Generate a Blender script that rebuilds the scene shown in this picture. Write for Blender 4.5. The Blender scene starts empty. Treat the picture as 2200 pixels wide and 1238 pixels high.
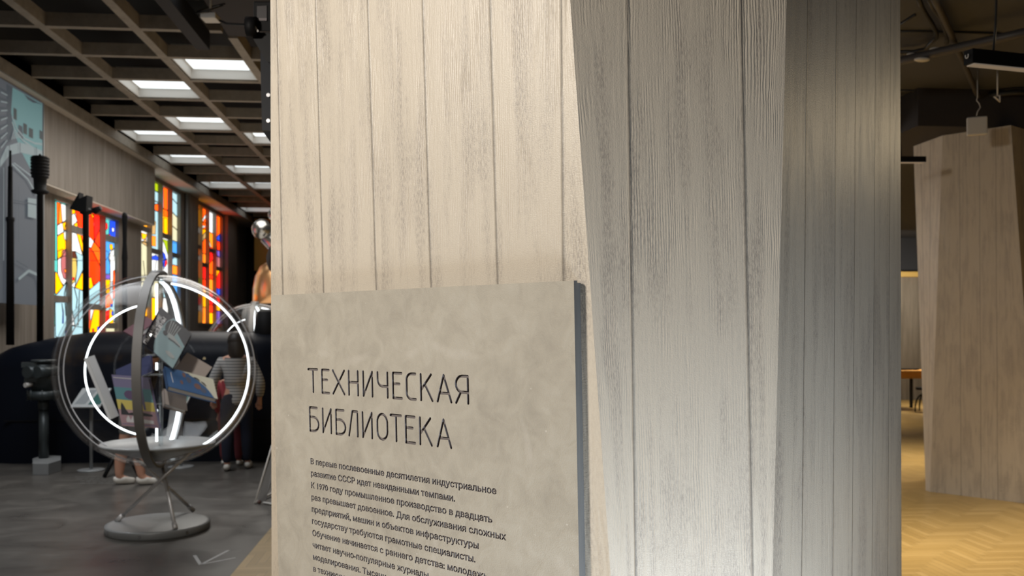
import bpy, bmesh, math, random
from mathutils import Vector as V, Matrix, geometry
random.seed(7)
S = bpy.context.scene
C = S.collection
# ------------------------------------------------------------------ camera
FPX, CX, HY = 1900.0, 1100.0, 716.0          # focal length, principal column and horizon in a 2200x1238 frame
PSI = math.atan(164.0 / 1900.0)              # the camera looks a little to the right of the hall axis (+Y)
R = V((math.cos(PSI), -math.sin(PSI), 0)); F = V((math.sin(PSI), math.cos(PSI), 0)); Z = V((0, 0, 1))
EYE = V((0, 0, 1.6))
cd = bpy.data.cameras.new('camera'); cam = bpy.data.objects.new('camera', cd); C.objects.link(cam)
cam.location = EYE; cam.rotation_euler = (math.pi / 2, 0, -PSI)
cd.sensor_width = 36; cd.lens = 36 * FPX / 2200; cd.shift_y = (HY - 619) / 2200
cd.clip_start = .05; cd.clip_end = 200
cd.dof.use_dof = True; cd.dof.focus_distance = 1.42; cd.dof.aperture_fstop = 8.6
S.camera = cam
# ------------------------------------------------------------------ view, world, lights
S.view_settings.view_transform = 'Standard'; S.view_settings.look = 'None'
S.view_settings.exposure = 0; S.view_settings.gamma = 1; S.view_settings.use_curve_mapping = False
S.cycles.max_bounces = 8; S.cycles.transparent_max_bounces = 16; S.cycles.use_denoising = True
S.cycles.sample_clamp_indirect = 6; S.cycles.caustics_reflective = False; S.cycles.caustics_refractive = False
W = bpy.data.worlds.new('world'); S.world = W; W.use_nodes = True
W.node_tree.nodes['Background'].inputs[0].default_value = (.9, .95, 1, 1)
W.node_tree.nodes['Background'].inputs[1].default_value = .035
def ray(px, py): return R * ((px - CX) / FPX) + F + Z * ((HY - py) / FPX)
def at(px, py, d): return EYE + ray(px, py) * d
def fl(px, py): return at(px, py, EYE.z * FPX / (py - HY))
def cl(r, f, z): return R * r + F * f + Z * z                   # a place given as steps right and ahead of the camera
def area(name, loc, target, sx, sy, power, col, spread=180):
    l = bpy.data.lights.new(name, 'AREA'); l.shape = 'RECTANGLE'; l.size = sx; l.size_y = sy
    l.energy = power; l.color = col; l.spread = math.radians(spread)
    o = bpy.data.objects.new(name, l); C.objects.link(o); o.location = loc
    o.rotation_euler = (V(target) - V(loc)).to_track_quat('-Z', 'Y').to_euler(); return o
def spot(name, loc, target, power, col, ang=60, blend=.6, size=.06):
    l = bpy.data.lights.new(name, 'SPOT'); l.energy = power; l.color = col; l.spot_size = math.radians(ang)
    l.spot_blend = blend; l.shadow_soft_size = size
    o = bpy.data.objects.new(name, l); C.objects.link(o); o.location = loc
    o.rotation_euler = (V(target) - V(loc)).to_track_quat('-Z', 'Y').to_euler(); return o
area('warm_track_light', cl(-2.7, .3, 3.0), cl(-.2, 1.5, 1.6), .5, .5, 108, (1, .92, .81))
area('cool_low_fill', cl(.72, .20, .22), cl(.26, 1.4, .84), .5, .35, 10.5, (.80, .90, 1), 72)  # added unseen cool light near the floor, shaping the column facet's fade
area('warm_lamp_right_hall', cl(4.4, 4.9, 3.0), cl(.62, 1.75, 1.95), .5, .2, 10, (1, .78, .48))
for k, (x, y) in enumerate(((3.3, 6.2), (6.2, 6.2), (3.4, 10.5), (6.5, 10.5), (3.4, 15), (7, 16), (10.6, 17.6))):
    area('pendant_light', (x, y, 2.72), (x, y, 0), 1.4, .12, 36, (1, .89, .72), 95)
area('column_facet_fill', (2.0, 10.6, 2.7), (4.4, 9.2, 1.4), .12, 1.2, 22, (1, .95, .88))  # added sideways fill that brightens the rear column's left facet, no lamp there
area('back_wall_fill', (10.6, 18.4, 2.85), (10.6, 20.3, 1.5), 2.5, .12, 45, (1, .88, .68))  # added fill without a fitting, brightens the right hall's back wall
area('coffer_up_fill', (-2.6, 13.6, 2.0), (-2.6, 13.6, 5), 2.2, 9, 60, (1, .90, .76))  # added unseen light pointing up, brightens the undersides of the coffer beams
spot('globe_fill_spot', (-1.75, 3.6, 4.55), (-2.25, 7.2, 1.25), 330, (1, .96, .91), 24, .7, .08)  # added fill from the camera side, brightens the books in the globe
area('coffer_light', (-3.9, 8.2, 4.8), (-3.6, 8.0, 0), 2.2, 3.0, 110, (.94, .97, 1), 150)
area('coffer_light_far', (-3, 14, 4.8), (-3, 14, 0), 2.4, 5.0, 175, (1, .94, .86))

# ------------------------------------------------------------------ materials
def nd(nt, t, **k):
    n = nt.nodes.new(t)
    for a, b in k.items(): setattr(n, a, b)
    return n
def mat(name, col, rough=.6, metal=0, spec=.5, emit=None, es=0, alpha=None):
    m = bpy.data.materials.new(name); m.use_nodes = True; b = m.node_tree.nodes['Principled BSDF']
    b.inputs['Base Color'].default_value = (*col, 1); b.inputs['Roughness'].default_value = rough
    b.inputs['Metallic'].default_value = metal; b.inputs['Specular IOR Level'].default_value = spec
    if emit: b.inputs['Emission Color'].default_value = (*emit, 1); b.inputs['Emission Strength'].default_value = es
    return m
def math_(nt, op, a, b=None, clamp=False):
    n = nd(nt, 'ShaderNodeMath', operation=op, use_clamp=clamp)
    for i, x in enumerate((a, b)):
        if x is None: continue
        if isinstance(x, (int, float)): n.inputs[i].default_value = x
        else: nt.links.new(x, n.inputs[i])
    return n.outputs[0]
def noise(nt, vec, scale, detail=4, rough=.55, dist=0):
    n = nd(nt, 'ShaderNodeTexNoise'); n.inputs['Scale'].default_value = scale; n.inputs['Detail'].default_value = detail
    n.inputs['Roughness'].default_value = rough; n.inputs['Distortion'].default_value = dist
    nt.links.new(vec, n.inputs['Vector']); return n.outputs['Fac']
def vmul(nt, vec, s):
    n = nd(nt, 'ShaderNodeVectorMath', operation='MULTIPLY'); nt.links.new(vec, n.inputs[0]); n.inputs[1].default_value = s; return n.outputs[0]
def vadd(nt, a, b):
    n = nd(nt, 'ShaderNodeVectorMath', operation='ADD'); nt.links.new(a, n.inputs[0]); nt.links.new(b, n.inputs[1]); return n.outputs[0]
def ramp(nt, fac, *stops):
    n = nd(nt, 'ShaderNodeValToRGB'); e = n.color_ramp.elements
    while len(e) < len(stops): e.new(.5)
    for x, (p, c) in zip(e, stops): x.position = p; x.color = (*c, 1) if len(c) == 3 else c
    nt.links.new(fac, n.inputs[0]); return n.outputs[0]
def mixc(nt, fac, a, b, mode='MIX'):
    n = nd(nt, 'ShaderNodeMix', data_type='RGBA', blend_type=mode)
    for s, x in ((n.inputs[0], fac), (n.inputs[6], a), (n.inputs[7], b)):
        if isinstance(x, (int, float)): s.default_value = x
        elif isinstance(x, tuple): s.default_value = (*x, 1)
        else: nt.links.new(x, s)
    return n.outputs[2]
def bump(nt, h, dist, strength=1, normal=None):
    n = nd(nt, 'ShaderNodeBump'); n.inputs['Distance'].default_value = dist; n.inputs['Strength'].default_value = strength
    nt.links.new(h, n.inputs['Height'])
    if normal: nt.links.new(normal, n.inputs['Normal'])
    return n.outputs[0]
G = lambda v: (v, v, v)

def board_concrete():
    """cast concrete that took the grain of its shuttering boards; UV 'grain' in metres, 'joint' = metres to the two joints, 'board' = random per board"""
    m = mat('board_marked_concrete', (.5, .45, .38), .55); nt = m.node_tree; b = nt.nodes['Principled BSDF']
    uv = lambda n: nd(nt, 'ShaderNodeUVMap', uv_map=n).outputs[0]
    g = vadd(nt, uv('grain'), vmul(nt, uv('board'), (31, 17, 0)))
    streak = noise(nt, vmul(nt, g, (34, 2.2, 1)), 1, 5, .6, .4)
    blot = noise(nt, vmul(nt, g, (9, 3.2, 1)), 1, 4, .6, .6)
    speck = noise(nt, vmul(nt, g, (620, 95, 1)), 1, 3, .7)
    pit = noise(nt, vmul(nt, g, (420, 420, 1)), 1, 3, .6)
    s = math_(nt, 'ADD', math_(nt, 'MULTIPLY', streak, .55), math_(nt, 'MULTIPLY', blot, .45))
    dark = ramp(nt, s, (.47, G(0)), (.62, G(1)))
    fleck = ramp(nt, speck, (.44, G(1)), (.53, G(0)))
    f = math_(nt, 'ADD', math_(nt, 'MULTIPLY', dark, .28), math_(nt, 'MULTIPLY', math_(nt, 'MULTIPLY', fleck, math_(nt, 'ADD', dark, .16)), .75), True)
    col = mixc(nt, f, (.60, .53, .43), (.33, .285, .24))
    tone = noise(nt, vmul(nt, g, (2.2, .8, 1)), 1, 2)
    col = mixc(nt, math_(nt, 'MULTIPLY', tone, .35), col, (.56, .52, .47))
    # joints between the boards
    j = nd(nt, 'ShaderNodeSeparateXYZ'); nt.links.new(uv('joint'), j.inputs[0])
    wob = math_(nt, 'MULTIPLY', math_(nt, 'SUBTRACT', noise(nt, vmul(nt, uv('grain'), (3, 30, 1)), 1, 4, .7), .5), .003)
    jd = math_(nt, 'ADD', math_(nt, 'MINIMUM', j.outputs[0], j.outputs[1]), wob)
    jm = ramp(nt, jd, (.0002, G(1)), (.0009, G(0)))
    col = mixc(nt, math_(nt, 'MULTIPLY', jm, .68), col, (.09, .078, .068))
    nt.links.new(col, b.inputs['Base Color'])
    # grain: ridges that run with the board, wavier around knots, missing in some patches
    wv = nd(nt, 'ShaderNodeTexWave', wave_type='BANDS', bands_direction='X', wave_profile='SIN')
    wv.inputs['Scale'].default_value = 78; wv.inputs['Distortion'].default_value = 16; wv.inputs['Detail'].default_value = 4
    wv.inputs['Detail Scale'].default_value = .35; wv.inputs['Detail Roughness'].default_value = .6
    nt.links.new(vmul(nt, g, (1, .13, 1)), wv.inputs['Vector'])
    patch = ramp(nt, noise(nt, vmul(nt, g, (20, 4.5, 1)), 1, 4, .6, .5), (.46, G(.0)), (.66, G(1)))
    fine = noise(nt, vmul(nt, g, (210, 9, 1)), 1, 4, .65)
    ridge = math_(nt, 'ADD', math_(nt, 'MULTIPLY', math_(nt, 'MULTIPLY', wv.outputs['Fac'], patch), .75), math_(nt, 'MULTIPLY', fine, .9))
    h = math_(nt, 'ADD', math_(nt, 'MULTIPLY', ridge, 1.0), math_(nt, 'MULTIPLY', pit, .65))
    h = math_(nt, 'ADD', h, math_(nt, 'MULTIPLY', streak, 1.0))
    h = math_(nt, 'SUBTRACT', h, math_(nt, 'MULTIPLY', jm, 1.3))
    nt.links.new(bump(nt, h, .00055), b.inputs['Normal'])
    rg = math_(nt, 'MULTIPLY_ADD', pit, .25); nt.nodes[-1].inputs[2].default_value = .29
    nt.links.new(rg, b.inputs['Roughness'])
    return m
def panel_concrete():
    m = mat('smooth_panel_concrete', (.36, .33, .27), .6); nt = m.node_tree; b = nt.nodes['Principled BSDF']
    t = nd(nt, 'ShaderNodeTexCoord').outputs['Object']
    c1 = noise(nt, t, 6, 5, .6, .5); c2 = noise(nt, t, 26, 4, .6, .8); c3 = noise(nt, t, 520, 2)
    s = math_(nt, 'ADD', math_(nt, 'MULTIPLY', c1, .6), math_(nt, 'MULTIPLY', c2, .4))
    col = ramp(nt, s, (.35, (.335, .302, .25)), (.52, (.415, .378, .313)), (.68, (.47, .437, .372)))
    # pale trowel scratches and pinhole specks
    sw = nd(nt, 'ShaderNodeTexWave', wave_type='RINGS'); sw.inputs['Scale'].default_value = 1.3; sw.inputs['Distortion'].default_value = 9
    sw.inputs['Detail'].default_value = 3; nt.links.new(t, sw.inputs['Vector'])
    scr = ramp(nt, sw.outputs['Fac'], (.985, G(0)), (1, G(1)))
    scr = math_(nt, 'MULTIPLY', scr, ramp(nt, noise(nt, t, 9, 2), (.55, G(0)), (.65, G(.3))))
    col = mixc(nt, scr, col, (.55, .51, .45))
    vo = nd(nt, 'ShaderNodeTexVoronoi'); vo.inputs['Scale'].default_value = 26; nt.links.new(t, vo.inputs['Vector'])
    col = mixc(nt, ramp(nt, vo.outputs['Distance'], (.022, G(.8)), (.05, G(0))), col, (.62, .58, .52))
    nt.links.new(col, b.inputs['Base Color'])
    nt.links.new(bump(nt, math_(nt, 'ADD', c3, math_(nt, 'MULTIPLY', c2, 2)), .0005), b.inputs['Normal'])
    return m
def streaky(name, a, bcol, scale=(14, 14, .8), rough=.6, bmp=.002):
    m = mat(name, a, rough); nt = m.node_tree; b = nt.nodes['Principled BSDF']
    t = vmul(nt, nd(nt, 'ShaderNodeTexCoord').outputs['Object'], scale)
    n = noise(nt, t, 1, 6, .65)
    nt.links.new(ramp(nt, n, (.32, a), (.7, bcol)), b.inputs['Base Color'])
    if bmp: nt.links.new(bump(nt, n, bmp), b.inputs['Normal'])
    return m
def floor_concrete():
    m = mat('polished_grey_concrete', (.1, .1, .1), .38); nt = m.node_tree; b = nt.nodes['Principled BSDF']
    t = nd(nt, 'ShaderNodeTexCoord').outputs['Object']
    n = noise(nt, t, 2.2, 7, .65, .7); n2 = noise(nt, vmul(nt, t, (3, 14, 1)), 1, 5, .6)
    s = math_(nt, 'ADD', math_(nt, 'MULTIPLY', n, .6), math_(nt, 'MULTIPLY', n2, .4))
    nt.links.new(ramp(nt, s, (.36, (.072, .066, .060)), (.55, (.105, .097, .088)), (.72, (.155, .143, .128))), b.inputs['Base Color'])
    r = math_(nt, 'MULTIPLY_ADD', n, .3); nt.nodes[-1].inputs[2].default_value = .17
    nt.links.new(r, b.inputs['Roughness'])
    nt.links.new(bump(nt, n2, .0004), b.inputs['Normal']); return m
def parquet():
    m = mat('oak_parquet', (.4, .25, .08), .34); nt = m.node_tree; b = nt.nodes['Principled BSDF']
    a = nd(nt, 'ShaderNodeUVMap', uv_map='strip').outputs[0]; rnd = nd(nt, 'ShaderNodeUVMap', uv_map='tone').outputs[0]
    sx = nd(nt, 'ShaderNodeSeparateXYZ'); nt.links.new(rnd, sx.inputs[0])
    g = noise(nt, vadd(nt, vmul(nt, a, (5, 90, 1)), vmul(nt, rnd, (60, 60, 0))), 1, 4)
    s = math_(nt, 'ADD', math_(nt, 'MULTIPLY', g, .45), math_(nt, 'MULTIPLY', sx.outputs[0], .55))
    nt.links.new(ramp(nt, s, (.1, (.37, .235, .075)), (.5, (.44, .285, .095)), (.9, (.52, .35, .135))), b.inputs['Base Color'])
    return m
def thin_glass(name, tint=(1, 1, 1), edge=.38, base=.010):
    """a thin clear acrylic wall: transparent face-on, mirror-like towards grazing angles"""
    m = bpy.data.materials.new(name); m.use_nodes = True; nt = m.node_tree; nt.nodes.clear()
    o = nd(nt, 'ShaderNodeOutputMaterial'); mx = nd(nt, 'ShaderNodeMixShader'); tr = nd(nt, 'ShaderNodeBsdfTransparent')
    gl = nd(nt, 'ShaderNodeBsdfGlossy'); gl.inputs['Roughness'].default_value = .02; tr.inputs[0].default_value = (*tint, 1)
    lw = nd(nt, 'ShaderNodeLayerWeight'); lw.inputs[0].default_value = .5
    p = math_(nt, 'POWER', lw.outputs['Facing'], 4.2)
    f = math_(nt, 'MULTIPLY_ADD', p, edge); nt.nodes[-1].inputs[2].default_value = base
    nt.links.new(f, mx.inputs[0]); nt.links.new(tr.outputs[0], mx.inputs[1]); nt.links.new(gl.outputs[0], mx.inputs[2])
    nt.links.new(mx.outputs[0], o.inputs[0]); return m
M = {}
M['board'] = board_concrete(); M['panel'] = panel_concrete()
M['groove'] = mat('engraved_paint', (.17, .15, .148), .7)
M['panel_side'] = streaky('panel_edge_dark', (.12, .122, .122), (.16, .162, .162), (60, 60, 6), .7, .0004)
M['floor'] = floor_concrete(); M['parquet'] = parquet()
M['wallboard'] = streaky('grey_brown_board_wall', (.165, .145, .125), (.28, .25, .22))
M['coffer'] = streaky('coffer_concrete', (.20, .175, .145), (.29, .255, .21), (6, 6, 6), .7, 0)
M['soffit'] = mat('pale_soffit_plaster', (.55, .50, .44), .7)
M['black'] = mat('matt_black', (.007, .007, .008), .6, 0, .2)
M['plenum'] = mat('black_plenum', (.012, .012, .013), .9)
M['hull'] = mat('navy_black_hull_paint', (.005, .007, .013), .45, 0, .14)
M['dark_ceiling'] = mat('dark_ceiling_paint', (.070, .074, .090), .85)
M['darkbeam'] = mat('dark_beam_paint', (.030, .026, .028), .85)
M['steel'] = mat('grey_powder_coat', (.30, .31, .315), .42, .25)
M['steel_dark'] = mat('grey_band_metal', (.17, .165, .16), .5, .2)
M['rodsteel'] = mat('satin_rod_steel', (.52, .51, .51), .38, .35)
M['chrome'] = mat('brushed_steel', (.62, .62, .64), .25, .95)
M['white'] = mat('white_plastic', (.62, .60, .57), .5)
M['cable'] = mat('black_cable', (.012, .012, .012), .5)
M['pipe'] = mat('dark_grey_conduit', (.06, .055, .055), .5)
M['led'] = mat('led_tube', (.9, .9, .9), .4, emit=(.90, .97, 1), es=2.6)
M['panel_light'] = mat('light_panel', (.9, .9, .9), .5, emit=(.86, .96, 1), es=1.15)
M['acrylic'] = thin_glass('clear_acrylic'); M['rod'] = thin_glass('clear_acrylic_rod', (.93, .97, .98), .9, .12)
M['paper'] = mat('book_pages', (.78, .80, .82), .7)
M['dim_lamp'] = mat('pendant_diffuser', (.5, .44, .38), .6, emit=(1, .86, .7), es=.10)

# ------------------------------------------------------------------ mesh building
class MB:
    def __init__(s): s.v = []; s.f = []; s.m = []; s.sm = []
    def add(s, vs, fs, m=0, smooth=False):
        o = len(s.v); s.v += [V(p) for p in vs]
        for f in fs: s.f.append([i + o for i in f]); s.m.append(m); s.sm.append(smooth)
        return s
    def box(s, lo, hi, m=0):
        (a, b, c), (d, e, f) = lo, hi
        return s.hexa([(a, b, c), (d, b, c), (d, e, c), (a, e, c)], [(a, b, f), (d, b, f), (d, e, f), (a, e, f)], m)
    def hexa(s, lo, hi, m=0):
        return s.prism(lo, hi, m)
    def prism(s, lo, hi, m=0, smooth=False, caps=True):
        n = len(lo); fs = [(i, (i + 1) % n, n + (i + 1) % n, n + i) for i in range(n)]
        s.add(list(lo) + list(hi), fs, m, smooth)
        if caps:
            o = len(s.v) - 2 * n
            s.f += [[o + i for i in reversed(range(n))], [o + n + i for i in range(n)]]; s.m += [m, m]; s.sm += [False, False]
        return s
    def obox(s, c, ax, ay, az, m=0):          # box from its centre and three half-axes
        c, ax, ay, az = map(V, (c, ax, ay, az))
        q = [c - ax - ay, c + ax - ay, c + ax + ay, c - ax + ay]
        return s.prism([p - az for p in q], [p + az for p in q], m)
    def cyl(s, a, b, r, r2=None, n=16, m=0, smooth=True):
        a, b = V(a), V(b); r2 = r if r2 is None else r2; d = (b - a).normalized()
        u = d.orthogonal().normalized(); w = d.cross(u)
        ring = lambda p, q: [p + (u * math.cos(2 * math.pi * i / n) + w * math.sin(2 * math.pi * i / n)) * q for i in range(n)]
        return s.prism(ring(a, r), ring(b, r2), m, smooth)
    def lathe(s, c, prof, n=32, m=0, smooth=True, axis=(0, 0, 1)):
        c = V(c); q = V((0, 0, 1)).rotation_difference(V(axis)); vs = []; fs = []
        for r, z in prof:
            for i in range(n):
                a = 2 * math.pi * i / n; vs.append(c + q @ V((r * math.cos(a), r * math.sin(a), z)))
        for k in range(len(prof) - 1):
            for i in range(n):
                j = (i + 1) % n; fs.append((k * n + i, k * n + j, (k + 1) * n + j, (k + 1) * n + i))
        return s.add(vs, fs, m, smooth)
    def sphere(s, c, r, n=24, k=14, m=0, sc=(1, 1, 1)):
        c = V(c); vs = []; fs = []
        for a in range(k + 1):
            t = math.pi * a / k
            for i in range(n):
                p = 2 * math.pi * i / n
                vs.append(c + V((r * math.sin(t) * math.cos(p) * sc[0], r * math.sin(t) * math.sin(p) * sc[1], r * math.cos(t) * sc[2])))
        for a in range(k):
            for i in range(n):
                j = (i + 1) % n; fs.append((a * n + i, (a + 1) * n + i, (a + 1) * n + j, a * n + j))
        return s.add(vs, fs, m, True)
    def tube(s, pts, r, n=10, m=0, closed=False):
        pts = [V(p) for p in pts]; N = len(pts); rs = r if isinstance(r, (list, tuple)) else [r] * N
        vs = []; fs = []; u = None
        for i, p in enumerate(pts):
            if closed: t = pts[(i + 1) % N] - pts[i - 1]
            else: t = pts[min(i + 1, N - 1)] - pts[max(i - 1, 0)]
            t.normalize()
            u = t.orthogonal().normalized() if u is None else (u - t * u.dot(t)).normalized()
            w = t.cross(u)
            vs += [p + (u * math.cos(2 * math.pi * k / n) + w * math.sin(2 * math.pi * k / n)) * rs[i] for k in range(n)]
        for i in range(N if closed else N - 1):
            for k in range(n):
                j = (k + 1) % n; b = ((i + 1) % N) * n; fs.append((i * n + k, i * n + j, b + j, b + k))
        if not closed: fs += [tuple(reversed(range(n))), tuple((N - 1) * n + k for k in range(n))]
        return s.add(vs, fs, m, True)
    def build(s, name, mats, parent=None, root=None, bevel=0):
        """links everything gathered as ONE object; vertices are given in world space, root = the thing's base"""
        me = bpy.data.meshes.new(name); off = V(root.location) if root else V((0, 0, 0))
        me.from_pydata([p - off for p in s.v], [], s.f)
        for x in (mats if isinstance(mats, (list, tuple)) else [mats]): me.materials.append(M[x] if isinstance(x, str) else x)
        for p, m, sm in zip(me.polygons, s.m, s.sm): p.material_index = m; p.use_smooth = sm
        bm = bmesh.new(); bm.from_mesh(me)
        bmesh.ops.recalc_face_normals(bm, faces=bm.faces); bm.to_mesh(me); bm.free(); me.update()
        o = bpy.data.objects.new(name, me); C.objects.link(o)
        if parent: o.parent = parent
        if bevel:
            b = o.modifiers.new('bevel', 'BEVEL'); b.width = bevel; b.segments = 2; b.limit_method = 'ANGLE'
        return o
def tag(o, label=None, cat=None, group=None, kind=None):
    for k, x in (('label', label), ('category', cat), ('group', group), ('kind', kind)):
        if x: o[k] = x
    return o
def thing(name, label, cat, loc, group=None):
    o = bpy.data.objects.new(name, None); C.objects.link(o); o.location = loc; o.empty_display_size = .1
    return tag(o, label, cat, group)
def struct(name, mb, mats, label=None, parent=None):
    o = mb.build(name, mats, parent)
    if not parent: tag(o, label, None, None, 'structure')
    return o
def copy_tree(o, parent=None):
    c = o.copy(); C.objects.link(c); c.parent = parent
    for ch in o.children: copy_tree(ch, c)
    return c
def text_loops(s, bold=0.0):
    """the outlines of one line of text as [[outer, hole, ...], ...], cap height about .73, origin at the baseline start"""
    cu = bpy.data.curves.new('t', 'FONT'); cu.body = s
    o = bpy.data.objects.new('t', cu); C.objects.link(o); bpy.context.view_layer.update()
    cv = o.evaluated_get(bpy.context.evaluated_depsgraph_get()).to_curve(bpy.context.evaluated_depsgraph_get())
    polys = []
    for sp in cv.splines:
        bp = list(sp.bezier_points); pts = []
        for p, q in zip(bp, bp[1:] + bp[:1]):
            st = (p.handle_right - p.co).cross(q.co - p.co).length < 1e-6 and (q.handle_left - p.co).cross(q.co - p.co).length < 1e-6
            n = 1 if st else 5
            pts += [x.to_2d() for x in geometry.interpolate_bezier(p.co, p.handle_right, q.handle_left, q.co, n + 1)[:-1]]
        cl_ = []
        for p in pts:
            if not cl_ or (p - cl_[-1]).length > 2e-3: cl_.append(p)
        while len(cl_) > 2 and (cl_[0] - cl_[-1]).length < 2e-3: cl_.pop()
        if len(cl_) > 2: polys.append(cl_)
    bpy.data.objects.remove(o); bpy.data.curves.remove(cu)
    def inside(p, q):
        c = False
        for a, b in zip(q, q[1:] + q[:1]):
            if (a.y > p.y) != (b.y > p.y) and p.x < (b.x - a.x) * (p.y - a.y) / (b.y - a.y) + a.x: c = not c
        return c
    sa = lambda q: sum(a.x * b.y - b.x * a.y for a, b in zip(q, q[1:] + q[:1]))
    own = [[j for j in range(len(polys)) if j != i and inside(polys[i][0], polys[j])] for i in range(len(polys))]
    res = []
    for i, q in enumerate(polys):
        if len(own[i]) % 2: continue
        holes = [polys[j] for j in range(len(polys)) if len(own[j]) % 2 and (i in own[j] or any(i in own[m] for m in own[j]))]
        loops = []
        for h, lp in enumerate([q] + holes):
            if sa(max([polys[j] for j in own[i]] or [q], key=lambda w: abs(sa(w)))) < 0: lp = lp[::-1]
            out = []
            for k, p in enumerate(lp):
                a, c = lp[k - 1], lp[(k + 1) % len(lp)]
                n1 = V(((p - a).y, -(p - a).x)).normalized(); n2 = V(((c - p).y, -(c - p).x)).normalized()
                m = n1 + n2; out.append(p + m * (bold / max(.35, m.dot(n1)) if m.length > 1e-6 else 0))
            loops.append(out)
        res.append(loops)
    return res
def text_mesh(mb, s, place, m=0, bold=0.0, width=None):
    """adds flat lettering to mb; place(x, y) gives the point in space, width = total width wanted in text units"""
    L = text_loops(s, bold); xs = [p.x for g in L for lp in g for p in lp]; x0 = min(xs); k = 1 if not width else width / (max(xs) - x0)
    for g in L:
        flat = [p for lp in g for p in lp]; ed = []; o_ = 0
        for lp in g: ed += [(o_ + q, o_ + (q + 1) % len(lp)) for q in range(len(lp))]; o_ += len(lp)
        cv_, _, cf, *_ = geometry.delaunay_2d_cdt(flat, ed, [], 4, 1e-5)
        mb.add([place((p.x - x0) * k, p.y) for p in cv_], cf, m)

# ================================================================== the big concrete column
class Pl:                                                               # a plane through p with normal n
    def __init__(s, p, n): s.p = V(p); s.n = V(n).normalized()
    def hit(s, px, py):
        r = ray(px, py); return EYE + r * ((s.p - EYE).dot(s.n) / r.dot(s.n))
def dirh(r, f): return R * r + F * f
nL = dirh(-.662, -.749).normalized(); LEAN = .03
def level(a, b, z):                                                     # where the line a-b passes the height z
    t = (z - a.z) / (b.z - a.z); return a + (b - a) * t
CTOP = 3.9
def col_face(mb_store, plane, lines, z0, z1, rows=22):
    """one flat board-marked face of a column: lines = its edges and board joints as (x at row ya, ya, x at row yb, yb)"""
    L = []
    for xa, ya, xb, yb in lines:
        a, b = plane.hit(xa, ya), plane.hit(xb, yb); L.append((level(a, b, z0), level(a, b, z1)))
    cum = [0]
    for i in range(1, len(L)):
        m0 = (L[i - 1][0] + L[i - 1][1]) / 2; m1 = (L[i][0] + L[i][1]) / 2
        cum.append(cum[-1] + (m1 - m0).length)
    for i in range(len(L) - 1):
        rnd = (random.random(), random.random())
        for k in range(rows):
            t0, t1 = k / rows, (k + 1) / rows
            q = [L[i][0].lerp(L[i][1], t0), L[i + 1][0].lerp(L[i + 1][1], t0), L[i + 1][0].lerp(L[i + 1][1], t1), L[i][0].lerp(L[i][1], t1)]
            w = cum[i + 1] - cum[i]
            gr = [(cum[i], q[0].z), (cum[i + 1], q[1].z), (cum[i + 1], q[2].z), (cum[i], q[3].z)]
            el = .05 if i == 0 else 0; er = .05 if i == len(L) - 2 else 0
            jt = [(el, w + er), (w + el, er), (w + el, er), (el, w + er)]
            mb_store.append((q, gr, jt, rnd))
    return L
def col_close(store, a, b, z0, z1):                                     # a plain face between two vertical edges a and b ((lo,hi) pairs)
    w = (b[0] - a[0]).length
    store.append(([a[0], b[0], b[1], a[1]], [(0, z0), (w, z0), (w, z1), (0, z1)], [(.1, .1)] * 4, (random.random(), random.random())))
def col_build(name, store, label):
    me = bpy.data.meshes.new(name); vs = []; fs = []
    for q, *_ in store: fs.append(tuple(range(len(vs), len(vs) + 4))); vs += q
    me.from_pydata(vs, [], fs)
    for nm, ix in (('grain', 1), ('joint', 2), ('board', 3)):
        u = me.uv_layers.new(name=nm)
        for fi, it in enumerate(store):
            for k in range(4): u.data[fi * 4 + k].uv = it[ix][k] if ix < 3 else it[3]
    me.materials.append(M['board'])
    bm = bmesh.new(); bm.from_mesh(me); bmesh.ops.remove_doubles(bm, verts=bm.verts, dist=1e-4)
    bmesh.ops.recalc_face_normals(bm, faces=bm.faces); bm.to_mesh(me); bm.free()
    o = bpy.data.objects.new(name, me); C.objects.link(o); return tag(o, label, 'column', None, 'thing')

PL = Pl(at(1275, 716, 1.3), nL - Z * LEAN)
E2 = (1225, 0, 1312, 1238); E3 = (1690, 0, 1660, 1238)
e2a, e2b = PL.hit(E2[0], E2[1]), PL.hit(E2[2], E2[3])
PF = Pl(e2a, (e2a - e2b).cross(dirh(.998, .06)))
e3a, e3b = PF.hit(E3[0], E3[1]), PF.hit(E3[2], E3[3])
PR = Pl(e3a, (e3a - e3b).cross(dirh(.572, .82)))
st = []
ll = [(581, 0, 583.5, 1238), (594, 0, 608, 620), (678, 0, 695.5, 630), (790, 0, 808.5, 622), (908, 0, 926, 615), (1053, 0, 1069, 608), (1206, 0, 1210, 600), E2]
L1 = col_face(st, PL, ll, 0, CTOP)
L2 = col_face(st, PF, [E2, (1347, 0, 1365, 1238), (1591, 0, 1617.5, 1238), E3], 0, CTOP)
L3 = col_face(st, PR, [E3, (1735, 0, 1722, 1238), (1797, 0, 1789, 1238), (1840, 0, 1830, 1238), (1882, 0, 1873, 1238), (1914, 0, 1907, 1238), (1934, 0, 1937, 1238)], 0, CTOP)
la, lb = L1[0], L3[-1]
bk1 = tuple(p + dirh(.10, .24) for p in la); bk2 = tuple(p + dirh(-.12, .22) for p in lb)
col_close(st, la, bk1, 0, CTOP); col_close(st, bk1, bk2, 0, CTOP); col_close(st, bk2, lb, 0, CTOP)
col_build('concrete_column', st, 'broad faceted board-marked concrete column carrying the engraved text panel')

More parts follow.
